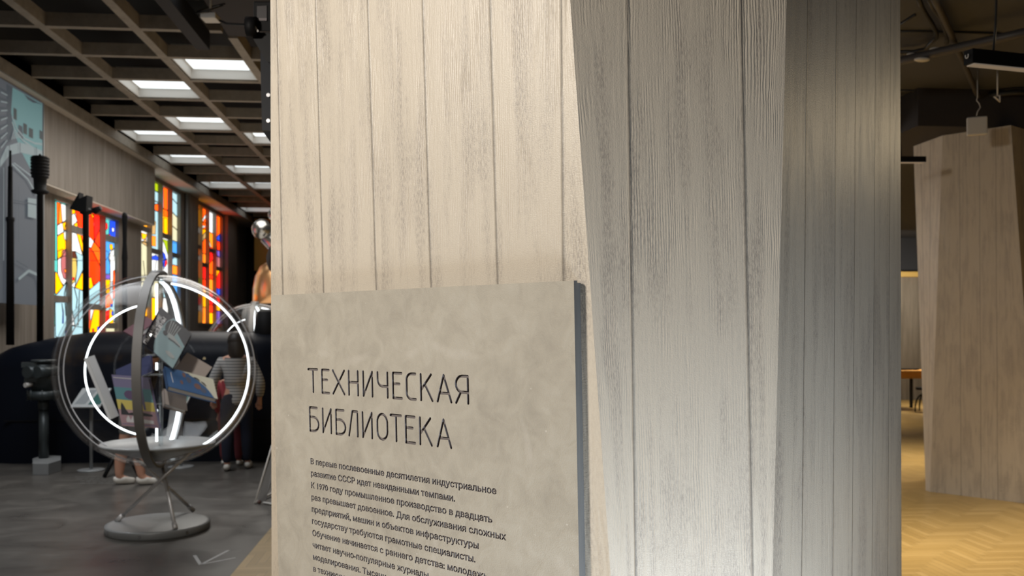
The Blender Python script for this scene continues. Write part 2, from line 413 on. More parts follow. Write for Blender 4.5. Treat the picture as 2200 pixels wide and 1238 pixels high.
# ================================================================== the engraved panel on the column
uA = dirh(.749, -.662).normalized(); TP = .017
PP = Pl(PL.p + PL.n * TP, PL.n); P0 = PP.hit(1275 - 8, 716)
P0 = PL.p + nL * TP
vA = PL.n.cross(uA); vA = vA if vA.z > 0 else -vA
def onp(u, v, w=0): return P0 + uA * u + vA * v + PL.n * w
def puv(px, py):
    q = PP.hit(px, py) - P0; return q.dot(uA), q.dot(vA)
root = thing('information_panel', 'grey concrete text panel with engraved Russian lettering, fixed low on the broad column', 'sign', onp(-.41, -.4, -TP))
U0, U1, VT, VB = -.8023, -.0215, .0775, -1.12
def slab(mb, u0, u1, v0, v1, w0, w1, m=0):
    return mb.prism([onp(u0, v0, w0), onp(u1, v0, w0), onp(u1, v1, w0), onp(u0, v1, w0)], [onp(u0, v0, w1), onp(u1, v0, w1), onp(u1, v1, w1), onp(u0, v1, w1)], m)
bk = MB(); slab(bk, U0 + .003, U1 - .001, VB, VT - .003, -TP + .0004, -.0085)
back = bk.build('backing_slab', ['panel_side'], root, root)
# title strokes
HW, DEP = .0025, .0034
def arc(cx, cy, rx, ry, a0, a1, n=10):
    return [(cx + rx * math.cos(math.radians(a0 + (a1 - a0) * i / n)), cy + ry * math.sin(math.radians(a0 + (a1 - a0) * i / n))) for i in range(n + 1)]
GL = {  # strokes in a unit box, x right, y up
 'Т': [[(0, 1), (1, 1)], [(.52, 1), (.52, 0)]],
 'Е': [[(1, 1), (0, 1), (0, 0), (1, 0)], [(0, .57), (.76, .57)]],
 'Х': [[(0, 1), (1, 0)], [(1, 1), (0, 0)]],
 'Н': [[(0, 1), (0, 0)], [(1, 1), (1, 0)], [(0, .53), (1, .53)]],
 'И': [[(0, 1), (0, 0), (1, 1), (1, 0)]],
 'Ч': [[(0, 1), (0, .72)] + arc(.5, .72, .5, .28, 180, 270)[1:] + [(1, .44)], [(1, 1), (1, 0)]],
 'С': [[(1, 1), (.55, 1)] + arc(.55, .76, .55, .24, 90, 180)[1:] + [(0, .24)] + arc(.55, .24, .55, .24, 180, 270)[1:] + [(1, 0)]],
 'К': [[(0, 1), (0, 0)], [(.9, 1), (.05, .42)], [(.36, .62), (1, 0)]],
 'А': [[(0, 0), (.47, 1), (1, 0)], [(.17, .32), (.83, .32)]],
 'Я': [[(1, 0), (1, 1), (.52, 1)] + arc(.52, .70, .52, .30, 90, 270)[1:] + [(1, .40)], [(.42, .41), (0, 0)]],
 'Б': [[(.85, 1), (0, 1), (0, 0), (.45, 0)] + arc(.45, .30, .55, .30, -90, 90)[1:] + [(0, .60)]],
 'Л': [[(0, 0), (.42, 1), (1, 1), (1, 0)]],
 'О': [arc(.5, .68, .5, .32, 0, 180) + arc(.5, .32, .5, .32, 180, 360) + [(1, .68)]],
}
def capsule(cut, a, b):                                                 # one milled stroke from a to b
    ax, ay = a; bx, by = b; an = math.degrees(math.atan2(by - ay, bx - ax)); n = 6; pts = []
    for cx, cy, s in ((bx, by, -90), (ax, ay, 90)):
        for i in range(n + 1):
            t = math.radians(an + s + 180 * i / n); pts.append((cx + HW * math.cos(t), cy + HW * math.sin(t)))
    cut.append(pts)
rows = [('ТЕХНИЧЕСКАЯ', 815, .06, -.0685, -.1178, [(120, 235), (281, 372), (410, 552), (597, 712), (768, 882), (938, 1062), (1119, 1230), (1280, 1394), (1448, 1592), (1643, 1815), (1862, 2014)]),
        ('БИБЛИОТЕКА', 900, .08, -.1438, -.1945, [(138, 247), (291, 395), (447, 563), (598, 708), (761, 878), (934, 1060), (1092, 1225), (1270, 1385), (1438, 1584), (1642, 1812)])]
strokes = []
for word, ym, sl, vt, vb, ext in rows:
    for chx, (x0, x1) in zip(word, ext):
        px0, px1 = 640 + x0 / 5.5, 640 + x1 / 5.5
        u0 = puv(px0, ym + (px0 - 670) * sl)[0] + HW * .4; u1 = puv(px1, ym + (px1 - 670) * sl)[0] - HW * .4
        tv, bv = vt - HW, vb + HW
        for line in GL[chx]:
            q = [(u0 + (u1 - u0) * x, bv + (tv - bv) * y) for x, y in line]
            for a, b in zip(q, q[1:]): capsule(strokes, a, b)
LINES = [('В первые послевоенные десятилетия индустриальное', -.1846), ('развитие СССР идет невиданными темпами.', -.2792),
         ('К 1970 году промышленное производство в двадцать', -.1949), ('раз превышает довоенное. Для обслуживания сложных', -.1654),
         ('предприятий, машин и объектов инфраструктуры', -.2267), ('государству требуются грамотные специалисты.', -.2347),
         ('Обучение начинается с раннего детства: молодежь', None), ('читает научно-популярные журналы', None),
         ('моделирования. Тысячи', None), ('в техникумы', None)]
glyphs = []; ratios = []
for k, (tx, ue) in enumerate(LINES):
    L = text_loops(tx, .034); xs = [p.x for gr in L for lp in gr for p in lp]; x0, x1 = min(xs), max(xs)
    if ue is not None: kx = (ue + .682) / (x1 - x0); ratios.append(kx)
    else: kx = sum(ratios) / len(ratios)
    vb = -.2582 - .02368 * k
    for gr in L:
        for lp in gr: glyphs.append([(-.682 + (p.x - x0) * kx, vb + p.y * .0157) for p in lp])
# the face of the slab is cut along every letter; what lies inside a letter is sunk and painted
pts2 = [(U0, VB), (U1, VB), (U1, VT), (U0, VT)]; fc2 = [[0, 1, 2, 3]]
for q in strokes + glyphs: fc2.append(list(range(len(pts2), len(pts2) + len(q)))); pts2 += q
SC = 20.0
cv_, ce_, cf_, _, _, of_ = geometry.delaunay_2d_cdt([V((x * SC, y * SC)) for x, y in pts2], [], fc2, 0, 1e-6)
dep = []; boxes = [(min(x for x, _ in q), max(x for x, _ in q), min(y for _, y in q), max(y for _, y in q), q, k < len(strokes)) for k, q in enumerate(strokes + glyphs)]
def wind(x, y, q):
    w = 0
    for (ax, ay), (bx, by) in zip(q, q[1:] + q[:1]):
        if (ay > y) != (by > y) and x < (bx - ax) * (y - ay) / (by - ay) + ax: w += 1 if by > ay else -1
    return w
for f in cf_:
    x = sum(cv_[i].x for i in f) / len(f) / SC; y = sum(cv_[i].y for i in f) / len(f) / SC; st_ = False; w = 0
    for x0, x1, y0, y1, q, title in boxes:
        if x0 <= x <= x1 and y0 <= y <= y1:
            n = wind(x, y, q)
            if title: st_ = st_ or n != 0
            else: w += n
    dep.append(DEP if st_ else (.0018 if w > 0 else 0))
fr = MB(); vid = {}
def vat(i, w):
    if (i, w) not in vid: vid[(i, w)] = len(fr.v); fr.v.append(onp(cv_[i].x / SC, cv_[i].y / SC, -w))
    return vid[(i, w)]
edge = {}
for f, w in zip(cf_, dep):
    fr.f.append([vat(i, w) for i in f]); fr.m.append(2 if w else 0); fr.sm.append(False)
    for a, b in zip(f, f[1:] + f[:1]): edge.setdefault((min(a, b), max(a, b)), []).append(w)
for (a, b), ws in edge.items():
    if len(ws) == 2 and ws[0] != ws[1]:
        fr.f.append([vat(a, ws[0]), vat(b, ws[0]), vat(b, ws[1]), vat(a, ws[1])]); fr.m.append(2); fr.sm.append(False)
    elif len(ws) == 1:
        fr.f.append([vat(a, 0), vat(b, 0), vat(b, .008), vat(a, .008)]); fr.m.append(1); fr.sm.append(False)
fr.f.append([vat(i, .008) for i in range(4)]); fr.m.append(1); fr.sm.append(False)
front = fr.build('front_slab', ['panel', 'panel_side', 'groove'], root, root)

# ================================================================== the setting
CEIL, H = 4.96, 3.36                                  # underside of the coffer grid; its height above the lens
XL, XW, XG, XF = -5.28, -5.47, -5.75, -5.30           # cornice edge, front of the upper wall, window plane, fascia
XP = -1.35                                            # where the parquet meets the grey concrete
def gy(px, X):                                        # depth Y of the point of the plane x=X seen in column px
    d = ray(px, 716); return X / d.x * d.y
def gpt(px, py, X=XG):
    d = ray(px, py); return EYE + d * (X / d.x)
def quad(mb, pts, m=0): return mb.add(pts, [tuple(range(len(pts)))], m)
f0 = MB().box((-9, -3, -.1), (14, 30, -.012)); f0.box((-9, -3, -.012), (XP, 30, 0))
struct('floor', f0, 'floor', 'polished dark grey concrete floor of the exhibition hall')
# herringbone strips
pq = []; NL_, PW = 6, .056; x_0, x_1, y_0, y_1 = XP, 13.0, -.6, 23.0
def strip(x0, y0, x1, y1, horiz):
    x0c, x1c, y0c, y1c = max(x0, x_0), min(x1, x_1), max(y0, y_0), min(y1, y_1)
    if x1c - x0c < .01 or y1c - y0c < .01: return
    pq.append((x0c, y0c, x1c, y1c, horiz, random.random(), random.random()))
nx, ny = int((x_1 - x_0) / PW) + 1, int((y_1 - y_0) / PW) + 1
for j in range(ny):
    for i in range(-NL_ * 2, nx):
        if (i - j) % (2 * NL_) == 0: strip(x_0 + i * PW, y_0 + j * PW, x_0 + (i + NL_) * PW, y_0 + (j + 1) * PW, True)
for i in range(nx):
    for j in range(-NL_ * 2, ny):
        if (i - j) % (2 * NL_) == 2 * NL_ - 1: strip(x_0 + i * PW, y_0 + j * PW, x_0 + (i + 1) * PW, y_0 + (j + NL_) * PW, False)
me = bpy.data.meshes.new('floor'); vs = []; fs = []; g = .0009
for a, b, c, d, *_ in pq:
    fs.append(tuple(range(len(vs), len(vs) + 4))); vs += [(a + g, b + g, 0), (c - g, b + g, 0), (c - g, d - g, 0), (a + g, d - g, 0)]
me.from_pydata(vs, [], fs); u1 = me.uv_layers.new(name='strip'); u2 = me.uv_layers.new(name='tone')
for k, (a, b, c, d, hz, r1, r2) in enumerate(pq):
    for q, (x, y) in enumerate(((a, b), (c, b), (c, d), (a, d))):
        u1.data[k * 4 + q].uv = (x, y) if hz else (y, x); u2.data[k * 4 + q].uv = (r1, r2)
me.materials.append(M['parquet']); o = bpy.data.objects.new('floor', me); C.objects.link(o)
tag(o, 'warm oak herringbone parquet floor', None, None, 'structure')
# left wall: low window wall, overhanging upper wall, cornice, soffit
w = MB(); yw0, yw1 = 6.5, gy(500, XG)
WIN = [dict(z0=1.52, z1=3.64, panes=[(117.5, 140), (153, 177.5), (190, 214), (224, 245.5)], end=256),
       dict(z0=1.6, z1=4.73, panes=[(304, 315), (326, 339), (348, 360), (367, 380)], end=387.5),
       dict(z0=1.85, z1=4.73, panes=[(417.5, 426), (433.5, 441), (448, 456.5), (463.5, 472)], end=477.5)]
XGL, XFN = XG - .08, XG + .02                        # plane of the glass, front of the upright fins
holes = [(gy(d['panes'][0][0], XG), gy(d['panes'][-1][1], XGL), d['z0'], d['z1']) for d in WIN]
yc = yw0
for a, b, z0, z1 in holes:
    w.box((XG - .3, yc, 0), (XG, a, 4.82)); w.box((XG - .3, a, 0), (XG, b, z0)); w.box((XG - .3, a, z1), (XG, b, 4.82)); yc = b
w.box((XG - .3, yc, 0), (XG, 27.5, 4.82))
yo = gy(333, XW)
w.box((XG, yw0, 3.72), (XW, yo, 4.82))
w.box((XG, gy(398.5, XG), 0), (XG + .10, gy(417, XG), 4.82)); w.box((XG, gy(480, XG), 0), (XG + .12, yw1, 4.82))
u_ = MB(); u_.box((XG + .01, yw0, 3.700), (XW - .005, yo - .01, 3.719)); struct('trim_5', u_, 'soffit', 'pale strip under the overhanging upper wall')
struct('wall_left', w, 'wallboard', 'grey-brown board-textured hall wall with overhanging upper part')
t = MB(); t.cyl((XG + .05, gy(396, XG), .2), (XG + .05, gy(396, XG), 4.8), .035)
struct('trim_1', t, 'steel', 'vertical grey metal strip between two stained glass windows')
t = MB(); t.box((XG - .3, yw0, 4.82), (XF, 27.5, 4.9)); struct('trim_2', t, 'soffit', 'pale soffit strip above the left windows')
t = MB(); t.box((XF, yw0, 4.80), (XF + .03, 27.5, 5.1)); t.box((XF + .03, yw0, CEIL), (XL, 27.5, 5.1))
t.box((XF - .1, yw0, 4.86), (XF - .06, yo, 4.90)); struct('trim_3', t, 'coffer', 'concrete cornice along the left edge of the coffered ceiling')
# coffered grid: beams along Y at XB(k), cross beams at YB(k)
PIT, BW, BD = 1.0, .105, .15
XA = -.9963 * H / .7688                                # left edge of the first long beam
cx0 = XA
g = MB(); nb = 5
for k in range(nb):
    x = cx0 + k * PIT; y0c = 5.0
    g.box((x, 6.2 if k < 2 else 10.31, CEIL), (x + BW, 27.5, CEIL + BD))
ys = []; y = 2.726 * H - .02
y -= PIT * 3
k = 0
YSTEP = 1.003
while y < 27.5: ys.append(y); y += YSTEP
for i, y in enumerate(ys):
    xe = cx0 + 4 * PIT + BW if y > 10.35 else cx0 + 2 * PIT - .02
    g.box((XL, y - .085, CEIL + .001), (xe, y, CEIL + BD + .001))
struct('ceiling', g, 'coffer', 'coffered concrete ceiling grid over the dark hall')
b = MB(); b.box((XL - .1, 3, CEIL + .85), (1.2, 27.5, CEIL + .95)); b.box((XL - .12, 3, 5.1), (XL - .1, 27.5, CEIL + .95)); b.box((XL - .1, 2.9, CEIL), (1.2, 3, CEIL + .95)); struct('ceiling.001', b, 'plenum', 'black void above the coffer grid')
# light panels sit in single cells
lit = [(443, 118), (325, 170), (413, 247), (305, 275), (385, 326), (525, 348), (550, 280), (465, 383), (566, 398), (553, 448)]
gn = 0
WHERE = ['nearest, half hidden by the black light track', 'second row from the left wall', 'third along its row, left of the column', 'against the left cornice, nearest of that row',
         'against the left cornice, above the tall windows', 'right of the cornice row, close to the column', 'cut off by the column, under the projector', 'above the blue and orange window', 'far one cut off by the column edge', 'farthest, low above the dark doorway']
for (px, py), wh in zip(lit, WHERE):
    r = ray(px, py); p = EYE + r * ((CEIL + .11 - 1.6) / r.z)
    kx = math.floor((p.x - cx0) / PIT); xa = cx0 + kx * PIT + BW; xb = xa + PIT - BW
    if kx == -1: xa = XL + .02
    yi = max(i for i, y in enumerate(ys) if y < p.y); ya, yb = ys[yi], ys[yi + 1] - .085
    rt = thing('ceiling_light', 'square white light panel in a coffer, ' + wh, 'ceiling light', ((xa + xb) / 2, (ya + yb) / 2, CEIL + .03), 'lit coffer panels')
    e = .012; fr_ = MB()
    z0, z1 = CEIL + .02, CEIL + .19
    fr_.box((xa + e, ya + e, z0), (xa + e + .012, yb - e, z1)); fr_.box((xb - e - .012, ya + e, z0), (xb - e, yb - e, z1))
    fr_.box((xa + e + .012, ya + e, z0), (xb - e - .012, ya + e + .012, z1)); fr_.box((xa + e + .012, yb - e - .012, z0), (xb - e - .012, yb - e, z1))
    fr_.build('frame', 'white', rt, rt)
    MB().box((xa + e + .05, ya + e + .05, CEIL + .135), (xb - e - .05, yb - e - .05, CEIL + .150)).build('diffuser', 'panel_light', rt, rt)
    MB().box((xa + e + .013, ya + e + .013, CEIL + .151), (xb - e - .013, yb - e - .013, CEIL + .17)).build('backing', 'white', rt, rt)
# lower dark ceiling to the right of the light track and the right hall
d = MB(); d.box((cx0 + 2 * PIT + .01, 5.0, CEIL + .02), (.9, 10.3, CEIL + .12)); struct('ceiling.002', d, 'darkbeam', 'flat dark ceiling panel beside the light track')
d = MB(); d.box((.9, -3, 3.95), (14, 30, 4.05)); struct('ceiling.003', d, 'dark_ceiling', 'dark brown ceiling slab of the right hall')
d = MB(); d.box((.9, 8.55, 3.585), (4.6, 9.75, 3.95)); d.box((4.6, 8.1, 3.585), (14, 9.75, 3.95)); struct('ceiling.004', d, 'darkbeam', 'dark ceiling beam resting on the rear concrete column')
# far ends
e = MB(); e.box((-5.2, 26.0, 3.4), (1.4, 26.3, 4.9)); struct('wall_back_upper', e, mat('ochre_wall', (.42, .26, .05), .7), 'ochre upper part of the far end wall')
e = MB(); e.box((-7, 27.5, 0), (1.5, 27.8, 6)); struct('wall_back', e, 'black', 'dark far end wall of the exhibition hall')
e = MB(); e.box((3.0, 20.3, 0), (14, 20.6, 2.98)); struct('wall_right', e, 'wallboard', 'board-textured back wall of the right hall')
e = MB(); e.box((3.0, 20.9, 2.98), (14, 21.1, 4)); struct('wall_right_upper', e, 'dark_ceiling', 'dark upper back wall of the right hall')
e = MB(); e.box((13.8, -3, 0), (14, 21, 4)); struct('wall_east', e, 'wallboard', 'side wall of the right hall')
e = MB(); e.box((3.0, 20.1, 2.94), (13.8, 20.3, 3.06)); struct('trim_4', e, mat('oak_rail', (.62, .42, .12), .5), 'oak rail along the top of the back wall')

# ------------------------------------------------------------------ stained glass
SG = {}
def sg(c):
    if c not in SG:
        n = {'y': 'yellow', 'o': 'orange', 'r': 'red', 'w': 'white', 'c': 'pale_cyan', 'b': 'blue', 'l': 'light_blue', 'd': 'deep_orange', 't': 'turquoise', 'k': 'lead', 'f': 'flesh', 'p': 'pink', 'v': 'violet', 'g': 'lime', 'h': 'amber', 'm': 'brown_red', 'i': 'ivory', 's': 'sand'}[c]
        col = {'y': (1, .40, 0), 'o': (1, .10, .004), 'r': (.9, .012, .008), 'w': (.6, .6, .58), 'c': (.27, .42, .46), 'b': (.012, .05, .5), 'l': (.05, .24, .6), 'd': (1, .035, .003), 't': (.07, .36, .32), 'k': (.02, .015, .01), 'f': (.46, .31, .07), 'p': (.32, .09, .09), 'v': (.14, .07, .35), 'g': (.26, .34, .003), 'h': (1, .22, .012), 'm': (.07, .02, .012), 'i': (.45, .42, .27), 's': (.40, .24, .09)}[c]
        SG[c] = mat('stained_glass_' + n, tuple(x * .5 for x in col), .2, emit=col, es=0 if c == 'k' else 2.2)
    return SG[c]
def stained(name, frame, panes, bands, z0, z1, polys=(), lines=()):
    """panes = list of (px0, px1); bands = per pane [(row_top, colour), ...] read down the pane, the last one running to the sill"""
    mb = MB(); mats = []
    def mi(c):
        mm = sg(c)
        if mm not in mats: mats.append(mm)
        return mats.index(mm)
    for (a, b), bd in zip(panes, bands):
        ya, yb = gy(a, XGL) - .12, gy(b, XGL) + .01
        zz = lambda py, xm=(a + b) / 2: gpt(xm, py, XGL).z
        for k, it in enumerate(bd):
            top, c = it[0], it[1]; sk = it[2] if len(it) > 2 else 0
            zt = z1 if k == 0 else zz(top); zb = z0 if k == len(bd) - 1 else zz(bd[k + 1][0])
            s2 = 0 if k == len(bd) - 1 else (bd[k + 1][2] if len(bd[k + 1]) > 2 else 0)
            x = XGL
            quad(mb, [(x, ya, zb - s2), (x, yb, zb + s2), (x, yb, zt + sk), (x, ya, zt - sk)], mi(c))
            if k: mb.obox((x + .004, (ya + yb) / 2, zt), (.004, 0, 0), (0, (yb - ya) / 2, sk), (0, 0, .011), mi('k'))
    lay = .003
    for c, pts in polys:
        lay += .0003
        q = [gpt(px, py, XGL + lay) for px, py in pts]
        quad(mb, q, mi(c))
        if c != 'k':
            for a, b in zip(q, q[1:] + q[:1]): mb.tube([a + V((.001, 0, 0)), b + V((.001, 0, 0))], .007, 4, mi('k'))
    for pts in lines:
        mb.tube([gpt(px, py, XGL + lay + .002) for px, py in pts], .008, 4, mi('k'))
    return mb.build(name, mats, frame)
def c6(*p): return [(90 + x / 6.879, 380 + y / 6.879) for x, y in p]
def c7(*p): return [(90 + x / 6.19, 540 + y / 6.19) for x, y in p]
def c8(*p): return [(290 + x / 6.514, 370 + y / 6.514) for x, y in p]
for wi, d in enumerate(WIN):
    fm = MB(); P = d['panes']; ends = [p[0] for p in P[1:]] + [None]
    for (a, b), nxt in zip(P[:-1], ends):                # deep upright fins right of each pane
        ya = gy(b, XGL); yb = max(ya + .02, gy(nxt, XFN)); fm.box((XG - .12, ya, d['z0']), (XFN, yb, d['z1']))
    yA, yB = gy(P[0][0], XG), gy(P[-1][1], XGL)
    fm.box((XG - .1, yA, d['z0'] - .06), (XG + .03, yB, d['z0']))
    tr = [[((118, 140), 643), ((153, 177.5), 495), ((190, 214), 660), ((224, 245.5), 513), ((224, 245.5), 700)],
          [((304, 315), 493), ((348, 360), 508), ((326, 339), 541), ((367, 380), 549)],
          [((417.5, 426), 530), ((433.5, 441), 570), ((448, 456.5), 539), ((463.5, 472), 578)]][wi]
    for (a, b), py in tr:
        z = gpt((a + b) / 2, py, XGL).z; fm.box((XG - .1, gy(a, XGL) - .12, z - .05), (XG - .03, gy(b, XGL), z + .05))
    fo = struct('window_%d' % (wi + 1), fm, 'wallboard', ['wide low stained glass window with a woman in white, behind the black masts', 'tall stained glass window in pale blue, orange and white', 'far stained glass window in yellow, orange and red'][wi])
    if wi == 0:
        polys = [('o', c6((215, 370), (262, 385), (240, 700), (220, 730))), ('h', c6((262, 385), (275, 390), (300, 670), (240, 700))), ('w', c6((275, 390), (350, 420), (350, 640), (300, 690))),
                 ('w', c6((225, 720), (350, 645), (350, 690), (320, 810), (225, 870))), ('y', c6((300, 690), (350, 660), (350, 780), (320, 800))), ('y', c6((225, 880), (350, 800), (350, 1080), (300, 1160), (225, 1225))),
                 ('w', c6((320, 800), (352, 790), (352, 960), (325, 900))),
                 ('t', c6((190, 355), (216, 370), (222, 720), (222, 1230), (190, 1230))),
                 ('w', c7((210, 110), (275, 70), (330, 60), (330, 400), (290, 460), (250, 400), (210, 300))), ('p', c7((262, 0), (330, -40), (330, 380), (285, 360), (255, 260), (250, 150))),
                 ('h', c7((295, 240), (325, 235), (325, 285), (300, 285))),
                 ('y', c7((175, 270), (200, 290), (280, 470), (200, 570), (175, 560))), ('c', c7((175, 590), (285, 460), (320, 400), (330, 420), (330, 630), (175, 630))),
                 ('y', c7((205, 0), (275, -30), (270, 70), (210, 110))),
                 ('y', c6((430, 480), (490, 490), (490, 540), (440, 555))), ('w', c6((435, 560), (480, 545), (520, 650), (440, 760))), ('d', c6((490, 500), (560, 510), (600, 560), (600, 790), (540, 770), (520, 640))), ('y', c6((465, 700), (520, 670), (530, 775), (480, 760))),
                 ('w', c6((430, 815), (510, 840), (600, 1130), (600, 1238), (430, 1238))), ('y', c6((510, 840), (570, 860), (605, 1000), (600, 1170))), ('o', c6((570, 860), (605, 870), (605, 990))),
                 ('m', c7((400, 0), (440, 0), (470, 90), (400, 90))), ('f', c7((398, 85), (455, 95), (465, 250), (440, 400), (398, 440))), ('r', c7((400, 350), (430, 350), (430, 385), (402, 385))), ('c', c7((440, 0), (545, 60), (545, 240), (440, 470), (465, 250), (470, 90))),
                 ('y', c7((440, 480), (545, 260), (545, 520), (430, 485))), ('c', c7((398, 470), (440, 480), (545, 530), (545, 1010), (440, 1000), (398, 760))),
                 ('c', c7((175, 680), (330, 680), (330, 960), (270, 1180), (180, 1130))), ('b', c7((262, 690), (285, 800), (285, 960), (270, 960), (275, 820))), ('b', c7((310, 1060), (345, 1040), (360, 1140), (320, 1180))),
                 ('d', c6((690, 600), (760, 560), (770, 950), (690, 880))), ('r', c6((765, 560), (850, 590), (850, 780), (775, 940))), ('y', c6((715, 545), (765, 560), (765, 630))), ('d', c6((850, 780), (855, 1060), (775, 950))), ('w', c6((690, 870), (765, 955), (725, 1050), (690, 1040))),
                 ('o', c6((770, 960), (855, 1070), (855, 1238), (815, 1238), (725, 1050))), ('d', c6((690, 1050), (725, 1060), (815, 1238), (690, 1238))),
                 ('d', c7((625, 0), (680, 0), (770, 200), (770, 390), (690, 450), (650, 340), (625, 350))), ('o', c7((680, 0), (770, 0), (770, 190))), ('y', c7((625, 350), (655, 350), (680, 470), (650, 500), (625, 490))), ('c', c7((625, 520), (770, 390), (770, 690), (720, 740), (625, 740))),
                 ('w', c7((640, 770), (690, 770), (650, 920), (640, 920))), ('y', c7((690, 770), (765, 765), (760, 1080), (640, 1125), (625, 1100))), ('r', c7((668, 1030), (690, 1030), (690, 1075), (668, 1070))), ('b', c7((735, 1010), (765, 995), (765, 1080), (735, 1075))),
                 ('t', c6((925, 615), (1000, 640), (985, 900), (920, 890))), ('b', c6((1000, 640), (1135, 670), (1130, 930), (985, 900))), ('r', c6((925, 670), (965, 690), (970, 760), (945, 790), (925, 780))), ('w', c6((1030, 750), (1065, 760), (1065, 810), (1035, 815))), ('r', c6((975, 850), (1005, 850), (1010, 905), (980, 900))),
                 ('l', c6((925, 945), (1070, 980), (1070, 1050), (940, 1238), (925, 1238))), ('y', c6((1000, 995), (1040, 1000), (1048, 1060), (1020, 1090), (1000, 1060))), ('w', c6((1005, 1100), (1065, 1060), (1065, 1238), (980, 1238))),
                 ('l', c7((840, 0), (880, 0), (905, 200), (900, 300), (840, 300))), ('w', c7((905, 60), (970, 60), (970, 240), (940, 400), (910, 410))), ('v', c7((835, 310), (908, 310), (905, 370), (840, 370))), ('y', c7((845, 380), (905, 380), (900, 560), (850, 560))), ('o', c7((850, 570), (900, 570), (945, 680), (900, 740), (845, 760))), ('o', c7((945, 260), (972, 250), (965, 600), (945, 660))),
                 ('r', c7((838, 800), (900, 780), (890, 980), (838, 985))), ('y', c7((900, 760), (950, 800), (945, 960), (890, 980))), ('b', c7((905, 700), (940, 700), (935, 740), (908, 735))), ('b', c7((925, 800), (950, 800), (950, 860), (925, 850)))]
        lines = [c7((330, 410), (300, 560), (320, 860)), c7((430, 480), (470, 640), (455, 760)), c7((500, 520), (480, 990))]
        bands = [[(430, 't'), (700, 'c')], [(450, 'w'), (700, 'c')], [(460, 'd'), (560, 'd')], [(470, 'c'), (560, 'c'), (690, 'i')]]
    elif wi == 1:
        polys = [('o', c8((395, 195), (455, 215), (455, 630), (398, 620))), ('y', c8((400, 640), (455, 650), (455, 880), (400, 865))), ('g', c8((380, 935), (455, 960), (460, 1160), (410, 1000))), ('b', c8((235, 1180), (290, 1160), (340, 1200), (340, 1238), (235, 1225))), ('b', c8((385, 1110), (420, 1150), (440, 1230), (400, 1238))),
                 ('r', [(352, 566), (358, 556), (359, 566), (355, 574)]), ('l', c8((510, 980), (585, 1000), (585, 1170), (510, 1150))), ('b', [(349, 560), (356, 556), (352, 580)]), ('s', c8((240, 690), (290, 690), (285, 870), (235, 870))), ('h', c8((235, 890), (290, 900), (290, 1040), (235, 1030))), ('y', c8((90, 850), (165, 870), (150, 930), (100, 940))), ('s', c8((95, 990), (150, 920), (165, 1040))), ('r', c8((85, 690), (120, 690), (115, 770), (88, 765))), ('y', c8((120, 690), (170, 690), (168, 785), (118, 780)))]
        lines = [[(308, 560), (312, 600)], [(331, 590), (328, 640)], [(336, 560), (330, 600)], [(353, 600), (350, 650)]]
        bands = [[(380, 'w'), (520, 'i'), (620, 'c'), (660, 'y'), (680, 'h')], [(385, 'g'), (410, 'c'), (432, 'c'), (440, 'o', .05), (452, 'c'), (545, 'w'), (600, 'i'), (640, 'y')],
                 [(400, 'w'), (450, 'y'), (505, 'w'), (600, 'c'), (640, 'w')], [(408, 'c'), (430, 'c', -.05), (459, 'i', -.05), (488, 'i', -.04), (518, 'l'), (555, 'c', .1), (570, 'h'), (590, 'l'), (640, 'w'), (680, 'c')]]
    else:
        polys = [('w', c8((935, 670), (985, 590), (985, 640), (940, 700))), ('w', c8((930, 740), (995, 760), (935, 790))), ('b', c8((1135, 910), (1180, 870), (1185, 960), (1140, 940))), ('r', c8((1040, 1040), (1110, 1080), (1110, 1238), (1050, 1238))), ('d', c8((1140, 980), (1185, 990), (1185, 1090), (1145, 1090))), ('v', c8((1140, 1100), (1180, 1100), (1185, 1180), (1145, 1170)))]
        lines = [[(421, 440), (421, 690)], [(437, 450), (437, 690)], [(467, 460), (467, 690)]]
        bands = [[(432, 'h'), (450, 'y', .03), (490, 'w', .05), (500, 's'), (533, 'h'), (548, 'w'), (558, 'h'), (597, 'g'), (620, 'y'), (638, 'r'), (655, 'w'), (668, 'y')],
                 [(440, 'o', .1), (478, 'o'), (492, 'y'), (505, 's', .1), (518, 'o', .1), (545, 'h'), (572, 'r', .1), (600, 'd'), (622, 'y'), (660, 'h')],
                 [(450, 'w'), (500, 'h'), (522, 'i', -.2), (532, 'r', -.2), (565, 'o', .1), (590, 'd'), (600, 'h'), (630, 'r'), (655, 'd'), (672, 'y')],
                 [(456, 'o'), (508, 'b', .1), (518, 'd'), (538, 'v'), (552, 'p'), (575, 'b'), (580, 'y', .05), (592, 'r', .15), (620, 'b'), (635, 'r'), (650, 'y'), (668, 'v')]]
    stained('stained_glass', fo, P, bands, d['z0'], d['z1'], polys, lines)

# ================================================================== the globe of books
GD = 7.2
GC = at(340, 795, GD); GX, GY_ = GC.x, GC.y; GR = .78; GZ = GC.z
FW = V((GC.x, GC.y, 0)).normalized(); SD = V((FW.y, -FW.x, 0))          # away from the camera, and to the right of it, at the globe
def gl(s, f, z): return V((GX, GY_, 0)) + SD * s + FW * f + Z * z       # steps right, away, and height about the globe's axis
gt = thing('book_globe', 'clear globe lit by white light tubes with books floating inside, on a round grey base', 'display stand', (GX, GY_, 0))
m = MB(); m.lathe((GX, GY_, 0), [(0, .062), (.37, .062), (.40, .058), (.402, .05), (.402, .006), (.396, 0), (0, 0)], 64)
bs = m.build('base', 'steel', gt, gt)
for a in (-1.15, -.35, .55):
    p = gl(.404 * math.sin(a), -.404 * math.cos(a), .03); q = gl(.01 * math.cos(a), .01 * math.sin(a), 0) - V((GX, GY_, 0))
    mk = MB(); mk.obox(p, q * (.25 if a < -1 else 1), Z * (.025 if a < -1 else .012), FW * .002); mk.build('fixing', 'chrome', bs, gt)
